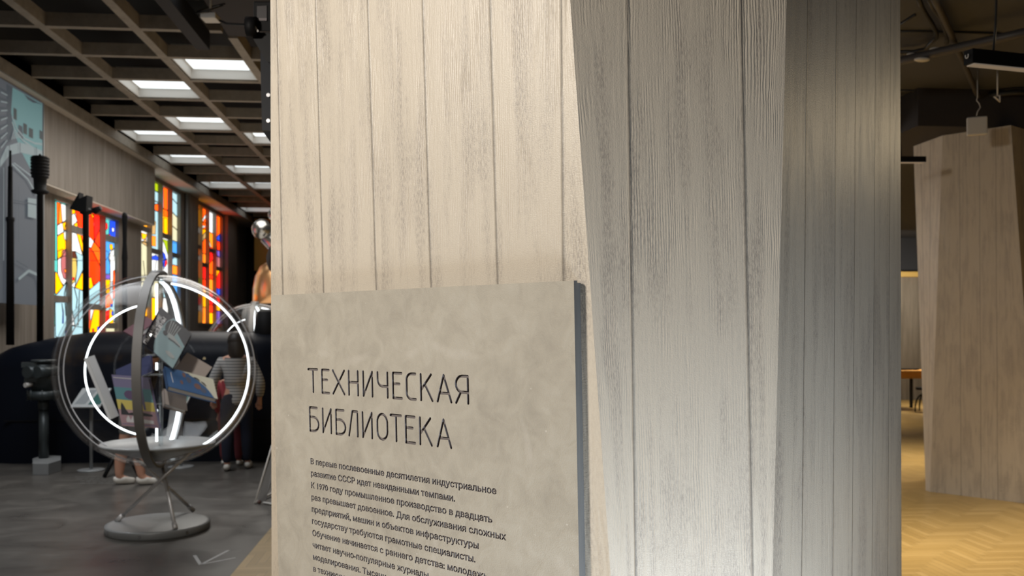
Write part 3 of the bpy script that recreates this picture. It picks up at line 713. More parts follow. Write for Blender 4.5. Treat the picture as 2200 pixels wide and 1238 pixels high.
# three crossing rods
for (px, py), (qx, qy) in (((250, 1121), (408, 972)), ((416, 1098), (283, 976)), ((377, 1138), (346, 990))):
    a = at(px, py, (1.6 - .06) * FPX / (py - HY)); 
    dd = (a - V((GX, GY_, a.z))); b_ = ray(qx, qy); d2 = GD + (.12 if px > 380 else -.05 if px < 300 else .1)
    b = EYE + b_ * d2
    m = MB(); m.cyl(a, b, .0145, .0145, 12); m.cyl(a, a + (b - a) * .09, .020, .020, 12)
    m.build('rod', 'rodsteel', gt, gt)
# the bowl that carries the shell
zr = .70; rr = math.sqrt(GR ** 2 - (GZ - zr) ** 2) * .885
m = MB(); m.lathe((GX, GY_, 0), [(0, zr - .012), (rr - .03, zr - .012), (rr, zr + .012), (rr + .006, zr), (rr * .86, zr - .035), (rr * .5, zr - .085), (.07, zr - .125), (.05, zr - .14), (0, zr - .145)], 64)
bowl = m.build('bowl', 'steel', gt, gt)
# acrylic shell (two walls) and its pole cap
sh = MB(); sh.sphere((GX, GY_, GZ), GR, 72, 48); sh.sphere((GX, GY_, GZ), GR - .022, 72, 48)
sh.build('shell', 'acrylic', gt, gt)
# flat grey meridian band, a full circle seen almost edge-on
def circ(r, s, f, n=64, a0=0, a1=360, tilt=0):
    """points of a circle about the globe's centre standing upright in the direction s right, f away"""
    return [V((GX, GY_, GZ)) + (SD * s + FW * f) * (r * math.sin(math.radians(a0 + (a1 - a0) * i / n))) + Z * (r * math.cos(math.radians(a0 + (a1 - a0) * i / n))) for i in range(n + 1)]
bd_s, bd_f = .19, -.982
c1 = circ(GR + .012, -bd_s, bd_f, 192); nrm = (SD * bd_f + FW * bd_s).normalized() * .032
m = MB(); vs = []; fs = []; N = 192
cc = V((GX, GY_, GZ))
for p in c1[:-1]:
    r_ = (p - cc).normalized()
    for q in (r_ * 0, r_ * -.026): vs += [p + q + nrm, p + q - nrm]
for i in range(N):
    a, b = i * 4, ((i + 1) % N) * 4
    fs += [(a, a + 1, b + 1, b), (a + 2, a + 3, b + 3, b + 2), (a, a + 2, b + 2, b), (a + 1, a + 3, b + 3, b + 1)]
m.add(vs, fs, 0, False); m.build('meridian_band', 'steel_dark', gt, gt)
# added pale rings: painted edge reflections of the shell, with an inner flange line
for r_ in (GR - .014, GR - .052):
    m = MB(); m.tube(circ(r_, .97, -.23, 90)[:-1], .0045, 8, 0, True); m.build('rim_ring', mat('pale_rim_ring', (.75, .76, .80), .4), gt, gt)
# light tubes
m = MB(); m.tube(circ(GR - .07, .985, -.17, 48, 8, 160), .0080, 10); m.build('light_tube', 'led', gt, gt)
m = MB(); m.tube(circ(GR - .24, -.99, -.12, 48, 17, 163), .0070, 10); m.build('light_tube', 'led', gt, gt)
for a0, a1 in ((6, 62), (110, 152)):
    m = MB(); m.tube(circ(GR - .05, .27, .96, 24, a0, a1), .017, 10); m.build('light_tube', 'led', gt, gt)
    m = MB(); m.tube([p + SD * .035 for p in circ(GR - .045, .27, .96, 24, a0, a1)], .016, 8); m.build('light_rail', 'steel', gt, gt)
for z0, z1 in ((1.30, 1.36), (.72, .98), (1.62, 2.0)):
    m = MB(); m.cyl(gl(-.012, -.02, z0), gl(-.012, -.02, z1), .009, .009, 10); m.build('light_tube', 'led', gt, gt)
m = MB(); m.cyl(gl(.02, 0, .69), gl(.02, 0, 2.06), .016, .016, 16); pole = m.build('pole', 'rod', gt, gt)
for z, s in ((1.26, .12), (1.02, .2), (1.42, .16)):
    m = MB(); m.cyl(gl(-s, -.02, z), gl(s, -.02, z + .01), .006, .006, 8); m.build('bracket', 'rod', pole, gt)
m = MB(); m.lathe((GX, GY_, 0), [(0, GZ + GR + .03), (.05, GZ + GR + .028), (.07, GZ + GR + .008), (.07, GZ + GR - .02), (0, GZ + GR - .02)], 24); m.build('pole_cap', 'steel_dark', gt, gt)

def lin(r, g, b): return tuple(((x / 255) / 12.92 if x <= 10 else ((x / 255 + .055) / 1.055) ** 2.4) for x in (r, g, b))
CM = {}
def cmat(name, rgb, rough=.45):
    if name not in CM: CM[name] = mat(name, lin(*rgb), rough)
    return CM[name]
def book(label, TL, TR, BL, thick, cover, art=(), page_in=.012):
    """TL, TR, BL = the front cover's corners as (column, row, distance)"""
    a, b, c = (at(*p) for p in (TL, TR, BL)); u, v = b - a, c - a; v -= u.normalized() * 0
    n = u.cross(v).normalized()
    if n.dot(EYE - a) < 0: n = -n
    cen = a + u * .5 + v * .5 - n * thick / 2
    rt = thing('book', label, 'book', cen, 'books inside the clear globe')
    mats = [cover]
    def mi(x):
        if x not in mats: mats.append(x)
        return mats.index(x)
    m = MB(); bt = .005
    P = lambda x, y, w=0: a + u * x + v * y + n * w
    for w0, w1 in ((-bt, 0), (-thick, -thick + bt)):
        m.prism([P(0, 0, w0), P(1, 0, w0), P(1, 1, w0), P(0, 1, w0)], [P(0, 0, w1), P(1, 0, w1), P(1, 1, w1), P(0, 1, w1)])
    e = bt / u.length
    m.prism([P(0, 0, -thick), P(e, 0, -thick), P(e, 1, -thick), P(0, 1, -thick)], [P(0, 0, 0), P(e, 0, 0), P(e, 1, 0), P(0, 1, 0)])
    lay = .0004
    for it in art:
        lay += .0003
        if it[0] == 'text':
            _, s, x, y, wd, hh, mm, bold = it
            k = u.length / wd
            text_mesh(m, s, lambda tx, ty: P(x + tx * wd, y - ty * hh, lay), mi(mm), bold, 1.0)
        else:
            mm, pts = it; quad(m, [P(x, y, lay) for x, y in pts], mi(mm))
    m.build('cover', mats, rt, rt)
    i1, i2 = page_in / u.length, page_in / v.length * .6
    pg = MB(); w0, w1 = -thick + bt, -bt
    pg.prism([P(e, i2, w0), P(1 - i1, i2, w0), P(1 - i1, 1 - i2, w0), P(e, 1 - i2, w0)], [P(e, i2, w1), P(1 - i1, i2, w1), P(1 - i1, 1 - i2, w1), P(e, 1 - i2, w1)])
    pg.build('pages', 'paper', rt, rt)
    return rt
D = GD
navy = cmat('plum_black_cover', (38, 36, 52)); teal = cmat('teal_grey_print', (128, 158, 166)); ink = cmat('dark_print', (40, 42, 50)); pale = cmat('pale_print', (205, 205, 208)); fig = cmat('pale_figure_print', (150, 158, 160))
ar = lambda cx, cy, rx, ry, n=20, a0=0, a1=360: [(cx + rx * math.cos(math.radians(a0 + (a1 - a0) * i / n)), cy + ry * math.sin(math.radians(a0 + (a1 - a0) * i / n))) for i in range(n)]
wing = [(ink, ar(.76, .50, .20, .17))]
for k in range(5): wing.append((fig, [(.60, .46 + k * .045), (.92, .40 + k * .07), (.93, .425 + k * .07), (.61, .475 + k * .045)]))
book('book with a teal cover showing a winged figure, topmost in the globe', (303, 733, D - .28), (345, 659, D - .16), (371, 792, D - .26), .055, navy,
     [(teal, [(0, .40), (.10, .33), (.25, .28), (.45, .255), (.65, .27), (.85, .33), (1, .42), (1, .62), (.9, .8), (.82, 1), (0, 1)]),
      ('text', 'ПЫЛАЮЩИЕ', .02, .155, .80, .13, pale, .03), ('text', 'БЕЗДНЫ', .30, .275, .55, .13, pale, .03),
      (ink, [(.70, .6), (1, .5), (1, 1), (.62, 1)]), (teal, [(.5, .86), (.7, .62), (.78, .64), (.62, 1), (.5, 1)])] + wing +
     [(ink, ar(.56, .42, .055, .065)), (fig, [(.52, .50), (.62, .48), (.64, .62), (.60, .78), (.56, .96), (.52, .96), (.54, .78), (.52, .62)]), (ink, [(.5, .55), (.53, .55), (.55, .72), (.54, .9), (.52, .9), (.52, .72)]), (fig, ar(.22, .78, .05, .14))])
plum, tea2, yel, mau = cmat('purple_cover', (120, 116, 150)), cmat('sea_green_print', (88, 140, 150)), cmat('yellow_print', (205, 190, 100)), cmat('mauve_print', (168, 138, 146))
book('book with a purple, green and yellow cover of dark towers, lowest beside the grey band', (239, 805, D - .36), (318, 811, D - .34), (262, 915, D - .40), .06, plum,
     [(tea2, [(0, .24), (1, .24), (1, .5), (0, .5)]), (yel, [(0, .48), (1, .5), (1, .68), (0, .68)]), (mau, [(0, .67), (1, .68), (1, 1), (0, 1)]),
      (cmat('violet_print', (92, 74, 110)), ar(.40, .38, .16, .09)), (ink, [(.05, .78), (.08, .62), (.12, .53), (.16, .58), (.2, .66), (.26, .74), (.5, .70), (.5, .78)]), (ink, [(.44, .72), (.48, .6), (.54, .56), (.58, .7), (.9, .74), (.9, .78), (.44, .78)]),
      (cmat('violet_tower', (104, 100, 128)), [(.66, .12), (.78, .12), (.76, .66), (.70, .66)]), (pale, [(.16, .86), (.24, .78), (.28, .88), (.36, .79), (.42, .9), (.6, .84), (.9, .86), (.9, .92), (.16, .92)]), (pale, [(.04, .045), (.6, .05), (.6, .065), (.04, .06)]), (plum, [(.02, .95), (.98, .95), (.98, .965), (.02, .965)])])
blue, cream = cmat('blue_cover', (62, 96, 140)), cmat('cream_print', (205, 202, 184)); org = cmat('brown_print', (120, 90, 84))
book('book with a blue cover and cream corner, slanting right of the pole', (353, 787, D - .22), (458, 815, D - .08), (361, 830, D - .36), .05, blue,
     [(cream, [(.36, 0), (1, 0), (1, 1), (.93, 1), (.88, .8), (.80, .55), (.66, .30), (.5, .12)]), (org, ar(.38, .2, .035, .12)), (cmat('slate_print', (88, 92, 110)), ar(.46, .4, .05, .16)), (org, ar(.62, .62, .07, .14)), (cmat('slate_print', (88, 92, 110)), ar(.73, .76, .06, .12)), (org, ar(.30, .62, .03, .1)),
      (pale, [(.10, .25), (.115, .25), (.125, .75), (.11, .75)]), (ink, [(.58, .16), (.66, .2), (.70, .3), (.68, .33), (.64, .26), (.58, .22)]), (ink, [(.72, .3), (.78, .36), (.82, .5), (.79, .5), (.75, .42), (.72, .36)]), (ink, [(.44, .06), (.5, .09), (.5, .12), (.45, .1)])])
grey = cmat('taupe_cover', (172, 160, 152), .6)
book('plain taupe book behind the slanting blue book, right side of the globe', (402, 757, D + .10), (456, 789, D + .16), (373, 797, D + .04), .05, grey)
book('plain taupe book hanging under the slanting blue book', (352, 835, D - .14), (400, 850, D - .06), (354, 868, D - .22), .05, cmat('taupe_cover_warm', (165, 154, 146), .6))
book('navy book with its white page edge up, behind the grey band', (248, 795, D + .02), (322, 762, D + .06), (252, 832, D + .0), .055, cmat('navy_cover', (52, 60, 104)))
book('white-edged book seen from its pages, hanging far left in the globe', (203, 763, D - .34), (187, 768, D - .44), (256, 893, D - .38), .03, cmat('white_cover', (206, 210, 214)), (), .002)
book('maroon book behind the grey band, highest on the left', (264, 712, D + .30), (312, 680, D + .28), (286, 724, D + .10), .04, cmat('maroon_cover', (92, 52, 60)))
# second globe farther back, without its books in view
g2c = at(548, 716, 14.2); g2 = copy_tree(gt); g2.location = (g2c.x, g2c.y, 0)
g2['label'] = 'second clear globe farther back, half hidden by the broad column'

# ================================================================== the black submarine tower with masts
sub = thing('submarine_tower', 'low black submarine tower hull with tall black masts behind the book globe', 'submarine', (-3.8, 11.7, 0))
SY0, SY1 = 11.3, 12.1
def atY(px, py, y=11.7): r = ray(px, py); return EYE + r * (y / r.y)
prof = [(-20, 800), (-4, 770), (10, 757), (30, 746), (60, 738), (120, 725), (200, 713), (300, 711), (430, 712), (520, 713), (640, 714)]
m = MB(); secs = []
for px, py in prof:
    p = atY(px, py); top = max(p.z, .3); x = p.x
    k = 1.0 if px > 30 else (.55 if px < -10 else .85)
    ym = (SY0 + SY1) / 2; hw = (SY1 - SY0) / 2 * k
    secs.append([V((x, ym - hw, 0)), V((x, ym - hw, top * .80))] + [V((x, ym - hw * math.cos(t), top * .80 + top * .20 * math.sin(t))) for t in [math.pi * i / 8 for i in range(1, 8)]] + [V((x, ym + hw, top * .80)), V((x, ym + hw, 0))])
ns = len(secs[0]); vs = [p for s in secs for p in s]; fs = []
for i in range(len(secs) - 1):
    for k in range(ns - 1): fs.append((i * ns + k, i * ns + k + 1, (i + 1) * ns + k + 1, (i + 1) * ns + k))
fs += [tuple(range(ns)), tuple((len(secs) - 1) * ns + k for k in range(ns))]
m.add(vs, fs, 0, True); m.build('hull', 'hull', sub, sub)
m = MB(); a = atY(8, 905, 11.3); b = atY(600, 905, 11.3); m.box((a.x, SY0 - .012, a.z - .008), (b.x, SY0 + .01, a.z + .008)); m.build('rubbing_strip', 'black', sub, sub)
def zrow(py, d): return 1.6 + (716 - py) / FPX * d
def mast(px, d, prof, n=20):
    p = atY(px, 716); m = MB(); m.lathe((p.x, p.y, 0), prof, n); return m
d = 11.3; zb = 1.45
s = d / FPX
m = mast(22, d, [(0, zb), (8 * s, zb), (7 * s, zrow(480, d)), (8.5 * s, zrow(476, d)), (8.5 * s, zrow(470, d)), (5.5 * s, zrow(468, d)), (4.5 * s, zrow(365, d)), (4.5 * s, zrow(362, d)), (2.6 * s, zrow(360, d)), (2.4 * s, zrow(327, d)), (0, zrow(327, d))])
m.build('mast', 'black', sub, sub)
m = mast(86, d, [(0, zb), (6.5 * s, zb), (6 * s, zrow(420, d)), (15 * s, zrow(418, d)), (18 * s, zrow(413, d)), (12 * s, zrow(409, d)), (13 * s, zrow(386, d)), (17 * s, zrow(384, d)), (17 * s, zrow(380, d)), (14 * s, zrow(379, d))] +
         [q for k in range(5) for q in ((18 * s, zrow(378 - k * 7, d)), (18.5 * s, zrow(374 - k * 7, d)), (15 * s, zrow(373 - k * 7, d)))] + [(19 * s, zrow(343, d)), (15 * s, zrow(339, d)), (3 * s, zrow(337, d)), (2 * s, zrow(334, d)), (0, zrow(333, d))])
m.build('mast', 'black', sub, sub)
m = mast(184, d, [(0, zb), (6 * s, zb), (6 * s, zrow(462, d)), (12 * s, zrow(460, d)), (9 * s, zrow(448, d)), (0, zrow(446, d))])
c = atY(183, 440)
m.prism([c + R * -.05 + Z * -.10 - F * .08, c + R * .05 + Z * -.10 - F * .08, c + R * .05 + Z * -.10 + F * .08, c + R * -.05 + Z * -.10 + F * .08], [c + R * -.11 + Z * .03 - F * .08, c + R * .06 + Z * .11 - F * .08, c + R * .06 + Z * .11 + F * .08, c + R * -.11 + Z * .03 + F * .08])
m.prism([c + R * -.17 + Z * -.06 - F * .06, c + R * -.05 + Z * -.10 - F * .06, c + R * -.05 + Z * -.10 + F * .06, c + R * -.17 + Z * -.06 + F * .06], [c + R * -.15 + Z * -.02 - F * .06, c + R * -.05 + Z * .15 - F * .06, c + R * -.05 + Z * .15 + F * .06, c + R * -.15 + Z * -.02 + F * .06])
m.cyl(c + Z * -.09, c + R * .13 + Z * -.08, .02, .02, 10); m.cyl(c + R * .11 + Z * -.085, c + R * .20 + Z * -.04, .045, .03, 12)
m.build('mast', 'black', sub, sub)
m = mast(268, d, [(0, zb), (5 * s, zb), (5.5 * s, zrow(560, d)), (6.2 * s, zrow(556, d)), (5.6 * s, zrow(545, d)), (4.2 * s, zrow(520, d)), (5.2 * s, zrow(480, d)), (5.8 * s, zrow(465, d)), (4.6 * s, zrow(458, d)), (0, zrow(456, d))])
m.build('mast', 'black', sub, sub)
p = atY(574, 716); m = MB(); m.lathe((p.x, p.y, 0), [(0, 1.4), (.20, 1.4), (.13, zrow(672, 11.5)), (.09, zrow(666, 11.5)), (0, zrow(665, 11.5))], 20); m.build('hatch_dome', 'black', sub, sub)

# ================================================================== projection on the left wall
XS = XW + .05
sc = thing('projection_screen', 'tall screen showing a pale teal drawing of an arch, high on the left wall', 'screen', gpt(60, 657, XS))
def glow(name, rgb, k=.42):
    c = lin(*rgb); return mat(name, tuple(x * .5 for x in c), .7, emit=c, es=k)
gs = [glow('screen_grey', (100, 106, 114)), glow('screen_teal', (116, 156, 160)), glow('screen_slate', (84, 92, 100)), glow('screen_pale', (150, 164, 168)), glow('screen_brown', (78, 84, 86))]
m = MB(); a = gpt(92, 657, XS); y0 = 8.6; zt = 4.79
m.box((XS - .02, y0, a.z), (XS, a.y, zt))
L_ = [0]
def pic(mi_, pts): L_[0] += .0008; quad(m, [gpt(x, y, XS + .001 + L_[0]) for x, y in pts], mi_)
def pline(mi_, pts, r=.012):
    L_[0] += .0008; q = [gpt(x, y, XS + .002 + L_[0]) for x, y in pts]
    for p_, q_ in zip(q, q[1:]):
        t = (q_ - p_).normalized(); n_ = V((0, -t.z, t.y)) * r; quad(m, [p_ - n_, q_ - n_, q_ + n_, p_ + n_], mi_)
pic(1, [(27, 188), (91, 223), (91, 395), (70, 372), (48, 330), (30, 285), (24, 240)])
pic(2, [(14, 180), (27, 188), (24, 240), (26, 300), (15, 305)])
pic(2, [(52, 203), (91, 226), (85, 222), (72, 221), (60, 214)])
for x, y, w_, h_ in ((29, 231, 7, 24), (50, 264, 8, 22), (62, 274, 9, 20), (85, 279, 6, 18)): pic(4, [(x, y), (x + w_, y + 4), (x + w_, y + h_ + 4), (x, y + h_)])
pic(2, [(40, 268), (48, 272), (50, 300), (38, 292)])
pic(3, [(0, 345), (14, 314), (40, 306), (66, 312), (91, 328), (91, 352), (70, 334), (45, 328), (20, 334), (0, 360)])
pline(3, [(26, 250), (36, 276), (54, 298), (75, 308), (91, 310)]); pline(3, [(26, 262), (34, 285), (52, 304), (72, 318), (91, 326)])
for k in range(7): pline(2, [(16 + k * 1.2, 200 + k * 17), (0, 190 + k * 21)], .014); pline(3, [(16, 205 + k * 16), (2, 198 + k * 20)], .008)
for k in range(5): pline(3, [(25 + k * 4, 300 - k * 1), (32 + k * 3, 276 + k * 4)], .010)
pline(2, [(43, 307), (43, 328)], .008); pline(2, [(78, 316), (79, 336)], .008); pline(2, [(20, 312), (22, 333)], .008)
pline(3, [(26, 352), (60, 385), (80, 420)]); pline(3, [(30, 350), (70, 380)], .008); pline(3, [(8, 360), (8, 560)], .008)
pic(3, [(60, 425), (78, 428), (78, 470), (60, 466)]); pline(3, [(40, 600), (62, 582), (80, 590), (88, 625)], .02)
pline(2, [(40, 400), (40, 520)], .006); pline(2, [(28, 430), (88, 442)], .006); pline(2, [(34, 560), (60, 575)], .008)
m.build('picture', gs, sc, sc)
e_ = MB(); e_.box((XS - .02, a.y, a.z), (XS + .01, a.y + .03, zt)); e_.build('edge_bar', 'steel', sc, sc)

# ================================================================== people behind the globe
def skin(name, nodes, edges, mt, parent, rt, sub=2):
    me = bpy.data.meshes.new(name); ks = list(nodes)
    me.from_pydata([nodes[k][0] for k in ks], [(ks.index(a), ks.index(b)) for a, b in edges], [])
    o = bpy.data.objects.new(name, me); C.objects.link(o)
    o.modifiers.new('s', 'SKIN'); sm = o.modifiers.new('d', 'SUBSURF'); sm.levels = sm.render_levels = sub
    for k, v in zip(ks, me.skin_vertices[0].data): r_ = nodes[k][1]; v.radius = (r_, r_); v.use_root = (k == ks[0])
    bpy.context.view_layer.update(); dg = bpy.context.evaluated_depsgraph_get()
    nm = bpy.data.meshes.new_from_object(o.evaluated_get(dg)); o.modifiers.clear(); o.data = nm; bpy.data.meshes.remove(me); nm.name = name
    nm.materials.clear(); nm.materials.append(mt); nm.shade_smooth()
    for v in nm.vertices: v.co -= rt.location
    o.parent = parent; return o
SKIN = mat('skin', lin(196, 146, 122), .55)
def person(label, base, head, ht, col_top, col_leg, bare, hair, lean=0.0, arms=((.24, .10, .80), (.24, .10, .80)), spread=.10, foot=((0, .06), (0, -.02)), shoe=(206, 202, 194), stripes=False, longhair=False, thick=1.0):
    """base on the floor, head = heading angle; local x right, y forward, lengths for a 1.7 m body scaled to ht"""
    k = ht / 1.7; ca, sa_ = math.cos(head), math.sin(head)
    def P(x, y, z):
        y += lean * max(0, z - .85); x, y, z = x * k, y * k, z * k
        return V((base.x + x * ca - y * sa_, base.y + x * sa_ + y * ca, z))
    rt = thing('person', label, 'person', (base.x, base.y, 0))
    n = {'hip': (P(0, 0, .92), .125 * k), 'waist': (P(0, 0, 1.08), .115 * k), 'chest': (P(0, 0, 1.28), .14 * k), 'sh': (P(0, -.01, 1.40), .10 * k), 'neck': (P(0, 0, 1.48), .05 * k), 'jaw': (P(0, .02, 1.55), .075 * k), 'head': (P(0, .01, 1.63), .095 * k), 'crown': (P(0, 0, 1.68), .06 * k)}
    e = [('hip', 'waist'), ('waist', 'chest'), ('chest', 'sh'), ('sh', 'neck'), ('neck', 'jaw'), ('jaw', 'head'), ('head', 'crown')]
    for i, s_ in enumerate((-1, 1)):
        fx, fy = foot[i]; ax, ay, az = arms[i]
        n.update({f'th{i}': (P(s_ * spread, fy * .2, .84), .095 * k), f'kn{i}': (P(s_ * spread + fx * .5, fy * .6 + .02, .48), .06 * k * thick), f'ca{i}': (P(s_ * spread + fx * .7, fy * .8 - .01, .34), .058 * k * thick), f'an{i}': (P(s_ * spread + fx, fy, .09), .038 * k * thick), f'to{i}': (P(s_ * (spread + .02) + fx, fy + .15, .035), .034 * k),
                  f'sj{i}': (P(s_ * .17, -.01, 1.38), .065 * k), f'el{i}': (P(s_ * ax, -.03, 1.10), .046 * k), f'wr{i}': (P(s_ * (ax - .02), ay, az + .08), .030 * k), f'pa{i}': (P(s_ * (ax - .02), ay + .03, az), .030 * k)})
        e += [('hip', f'th{i}'), (f'th{i}', f'kn{i}'), (f'kn{i}', f'ca{i}'), (f'ca{i}', f'an{i}'), (f'an{i}', f'to{i}'), ('sh', f'sj{i}'), (f'sj{i}', f'el{i}'), (f'el{i}', f'wr{i}'), (f'wr{i}', f'pa{i}')]
        for q in range(5):
            dx = (-.028 + .016 * q) if q < 4 else -.045; ln = (.055, .066, .06, .048, .03)[q]
            n[f'f{i}{q}'] = (P(s_ * (ax - .02) + dx, ay + .05, az - .03 + (.02 if q == 4 else 0)), .010 * k); n[f'g{i}{q}'] = (P(s_ * (ax - .02) + dx, ay + .06, az - .03 - ln), .0085 * k)
            e += [(f'pa{i}', f'f{i}{q}'), (f'f{i}{q}', f'g{i}{q}')]
    body = skin('body', n, e, SKIN, rt, rt)
    up = lambda ks, d_: {q: (n[q][0], n[q][1] + d_ * k) for q in ks}
    tk = ['chest', 'waist', 'hip', 'sh', 'sj0', 'sj1', 'el0', 'el1', 'wr0', 'wr1']; tp = up(tk, .022); tp['hem'] = (P(0, 0, .80), .15 * k)
    skin('sweater' if stripes else 'jacket', tp, [('chest', 'waist'), ('waist', 'hip'), ('hip', 'hem'), ('chest', 'sh'), ('sh', 'sj0'), ('sh', 'sj1'), ('sj0', 'el0'), ('sj1', 'el1'), ('el0', 'wr0'), ('el1', 'wr1')], col_top, rt, rt)
    lk = ['hip', 'th0', 'th1', 'kn0', 'kn1'] + ([] if bare else ['ca0', 'ca1', 'an0', 'an1']); lg = up(lk, .020); lg['belt'] = (P(0, 0, 1.02), .13 * k)
    if bare:
        for i in (0, 1): lg[f'kn{i}'] = (n[f'kn{i}'][0].lerp(n[f'th{i}'][0], .25), .09 * k)
    le = [('hip', 'belt'), ('hip', 'th0'), ('hip', 'th1'), ('th0', 'kn0'), ('th1', 'kn1')] + ([] if bare else [('kn0', 'ca0'), ('kn1', 'ca1'), ('ca0', 'an0'), ('ca1', 'an1')])
    skin('shorts' if bare else 'trousers', lg, le, col_leg, rt, rt)
    shm = cmat('off_white_shoe_%d' % shoe[0], shoe, .6)
    for i, s_ in enumerate((-1, 1)):
        fx, fy = foot[i]; x = s_ * spread + fx
        sn = {'a': (P(x, fy, .055), .056 * k), 'h': (P(x, fy - .07, .05), .046 * k), 'b': (P(x + s_ * .01, fy + .09, .045), .048 * k), 't': (P(x + s_ * .02, fy + .19, .036), .038 * k), 'c': (P(x, fy, .11), .052 * k)}
        skin('shoe', sn, [('a', 'h'), ('a', 'b'), ('b', 't'), ('a', 'c')], shm, rt, rt)
    hm = MB(); c0 = n['head'][0] + (P(0, -.02, 1) - P(0, 0, 1)) + Z * .02 * k
    hm.sphere(c0, .112 * k, 20, 12, 0, (1, 1, 1.08))
    if longhair: hm.sphere(c0 + (P(0, -.035, 1) - P(0, 0, 1)) - Z * .10 * k, .105 * k, 16, 10, 0, (1, .8, 1.9))
    hm.build('hair', hair, rt, rt)
    for s_ in (-1, 1): fm = MB(); fm.sphere(P(s_ * .032, .10, 1.625), .010 * k, 8, 6); fm.build('eye', 'white', rt, rt)
    nm = MB(); nm.lathe(P(0, .10, 1.58), [(0, -.012 * k), (.014 * k, -.008 * k), (.010 * k, .02 * k), (0, .04 * k)], 8); nm.build('nose', SKIN, rt, rt)
    return rt
def fabric(name, rgb, stripe=None):
    m_ = mat(name, lin(*rgb), .9)
    if stripe:
        nt = m_.node_tree; t = nd(nt, 'ShaderNodeTexCoord').outputs['Object']; w_ = nd(nt, 'ShaderNodeTexWave', bands_direction='Z'); w_.inputs['Scale'].default_value = 9
        nt.links.new(t, w_.inputs['Vector']); nt.links.new(ramp(nt, w_.outputs['Fac'], (.4, lin(*rgb)), (.6, lin(*stripe))), nt.nodes['Principled BSDF'].inputs['Base Color'])
    return m_
hairm = mat('dark_brown_hair', (.02, .014, .010), .5)
person('person in grey shorts and white shoes, standing behind the book globe', fl(281, 1042), -1.2, 1.46, fabric('brown_black_jacket', (52, 46, 42)), fabric('grey_shorts', (112, 112, 110)), True, hairm, .35, spread=.07, foot=((0, -.13), (.0, .12)), thick=1.3)
person('person in a grey striped sweater and navy jeans, seen from behind', fl(508, 1010), .15, 1.56, fabric('striped_grey_sweater', (178, 176, 172), (120, 120, 122)), fabric('navy_denim', (17, 22, 40)), False, hairm, .0, arms=((.30, .12, .86), (.30, .06, .84)), spread=.11, foot=((0, -.08), (.02, .08)), stripes=True, longhair=True)
person('small person in dark red clothes, half hidden behind the person in jeans', fl(496, 1001), 0, 1.22, fabric('red_jacket', (150, 50, 62)), fabric('dark_red_trousers', (96, 34, 40)), False, hairm, .0, spread=.13)

# ================================================================== stands on the hall floor
st_ = thing('binocular_stand', 'grey trench binocular mounted on a post, left of the book globe', 'binocular', fl(98, 1012))
bp = fl(94, 1008); d = (bp - EYE).dot(F); k = d / FPX
def up(px, py, df=0): p = at(px, py, d + df); return p
m = MB(); lo = [fl(70, 1021), fl(104, 1021), fl(131, 1012), fl(131, 1003), fl(96, 1001), fl(70, 1009)]
m.prism([p.copy() for p in lo], [p + Z * .13 for p in lo]); m.build('base', 'steel', st_, st_, .004)
gm = mat('grey_green_enamel', (.045, .055, .058), .4, .3)
m = MB(); m.cyl((bp.x, bp.y, .125), (bp.x, bp.y, zrow(880, d)), 10 * k, 9.5 * k, 20); m.cyl((bp.x, bp.y, zrow(880, d)), (bp.x, bp.y, zrow(858, d)), 11 * k, 11 * k, 20); m.build('post', gm, st_, st_)
m = MB(); m.cyl((bp.x, bp.y, zrow(858, d)), (bp.x, bp.y, zrow(840, d)), 31 * k, 31 * k, 28)
for a_ in range(8): q = V((bp.x + 31 * k * math.cos(a_ * .785 + .3), bp.y + 31 * k * math.sin(a_ * .785 + .3), 0)); m.cyl(q + Z * zrow(860, d), q + Z * zrow(837, d), .008, .008, 8)
m.build('flange', gm, st_, st_)
m = MB(); m.cyl((bp.x, bp.y, zrow(840, d)), (bp.x, bp.y, zrow(775, d)), 24 * k, 22 * k, 24); m.cyl((bp.x, bp.y, zrow(778, d)), (bp.x, bp.y, zrow(773, d)), 26 * k, 24 * k, 24); m.build('housing', gm, st_, st_)
m = MB()
for dy in (0, -.02): c = up(62 if not dy else 84, 800, -.18); m.cyl(c + SD * .16 + FW * .2, c - SD * .02 - FW * .02, .065, .07, 16)
m.obox(up(72, 784, -.08), SD * .12, FW * .06, Z * .03); m.obox(up(76, 816, -.08), SD * .11, FW * .05, Z * .025)
m.build('binocular_head', gm, st_, st_)
m = MB(); m.cyl(up(70, 826, -.1), up(54, 828, -.2), .022, .028, 12); m.build('handle', 'white', st_, st_)
def info_stand(label, px, base_y, z_row, w_, dirs=1, flip=0):
    b_ = fl(px, base_y); d_ = (b_ - EYE).dot(F); rt = thing('caption_stand', label, 'caption stand', b_, 'caption stands')
    m = MB(); m.lathe((b_.x, b_.y, 0), [(0, .018), (.13, .016), (.15, .010), (.15, 0), (0, 0)], 32); m.build('base', 'steel', rt, rt)
    zt = 1.6 - (z_row - 716) / FPX * d_
    m = MB(); m.cyl((b_.x, b_.y, .015), (b_.x, b_.y, zt), .018, .018, 12); m.build('post', 'steel', rt, rt)
    c = V((b_.x, b_.y, zt + .09)); ux = R * w_; uy = F * .15 + Z * .10; un = ux.cross(uy).normalized()
    m = MB(); m.obox(c, ux, uy, un * .008)
    P2 = lambda x, y: c + ux * x + uy * y + un * .0095
    quad(m, [P2(.1, -.75), P2(.92, -.75), P2(.92, .7), P2(.3, .7)], 1); quad(m, [P2(-.85, -.7), P2(-.1, -.7), P2(.1, .8), P2(-.6, .8)], 2)
    m.build('panel', [cmat('caption_pale', (176, 180, 182)), cmat('caption_green', (40, 92, 88)), cmat('caption_grey', (140, 146, 150))], rt, rt)
info_stand('caption stand with a tilted pale and green panel, left behind the globe', 196, 1011, 872, .17)
info_stand('caption stand on a round base, right behind the globe', 389, 1004, 866, .12)
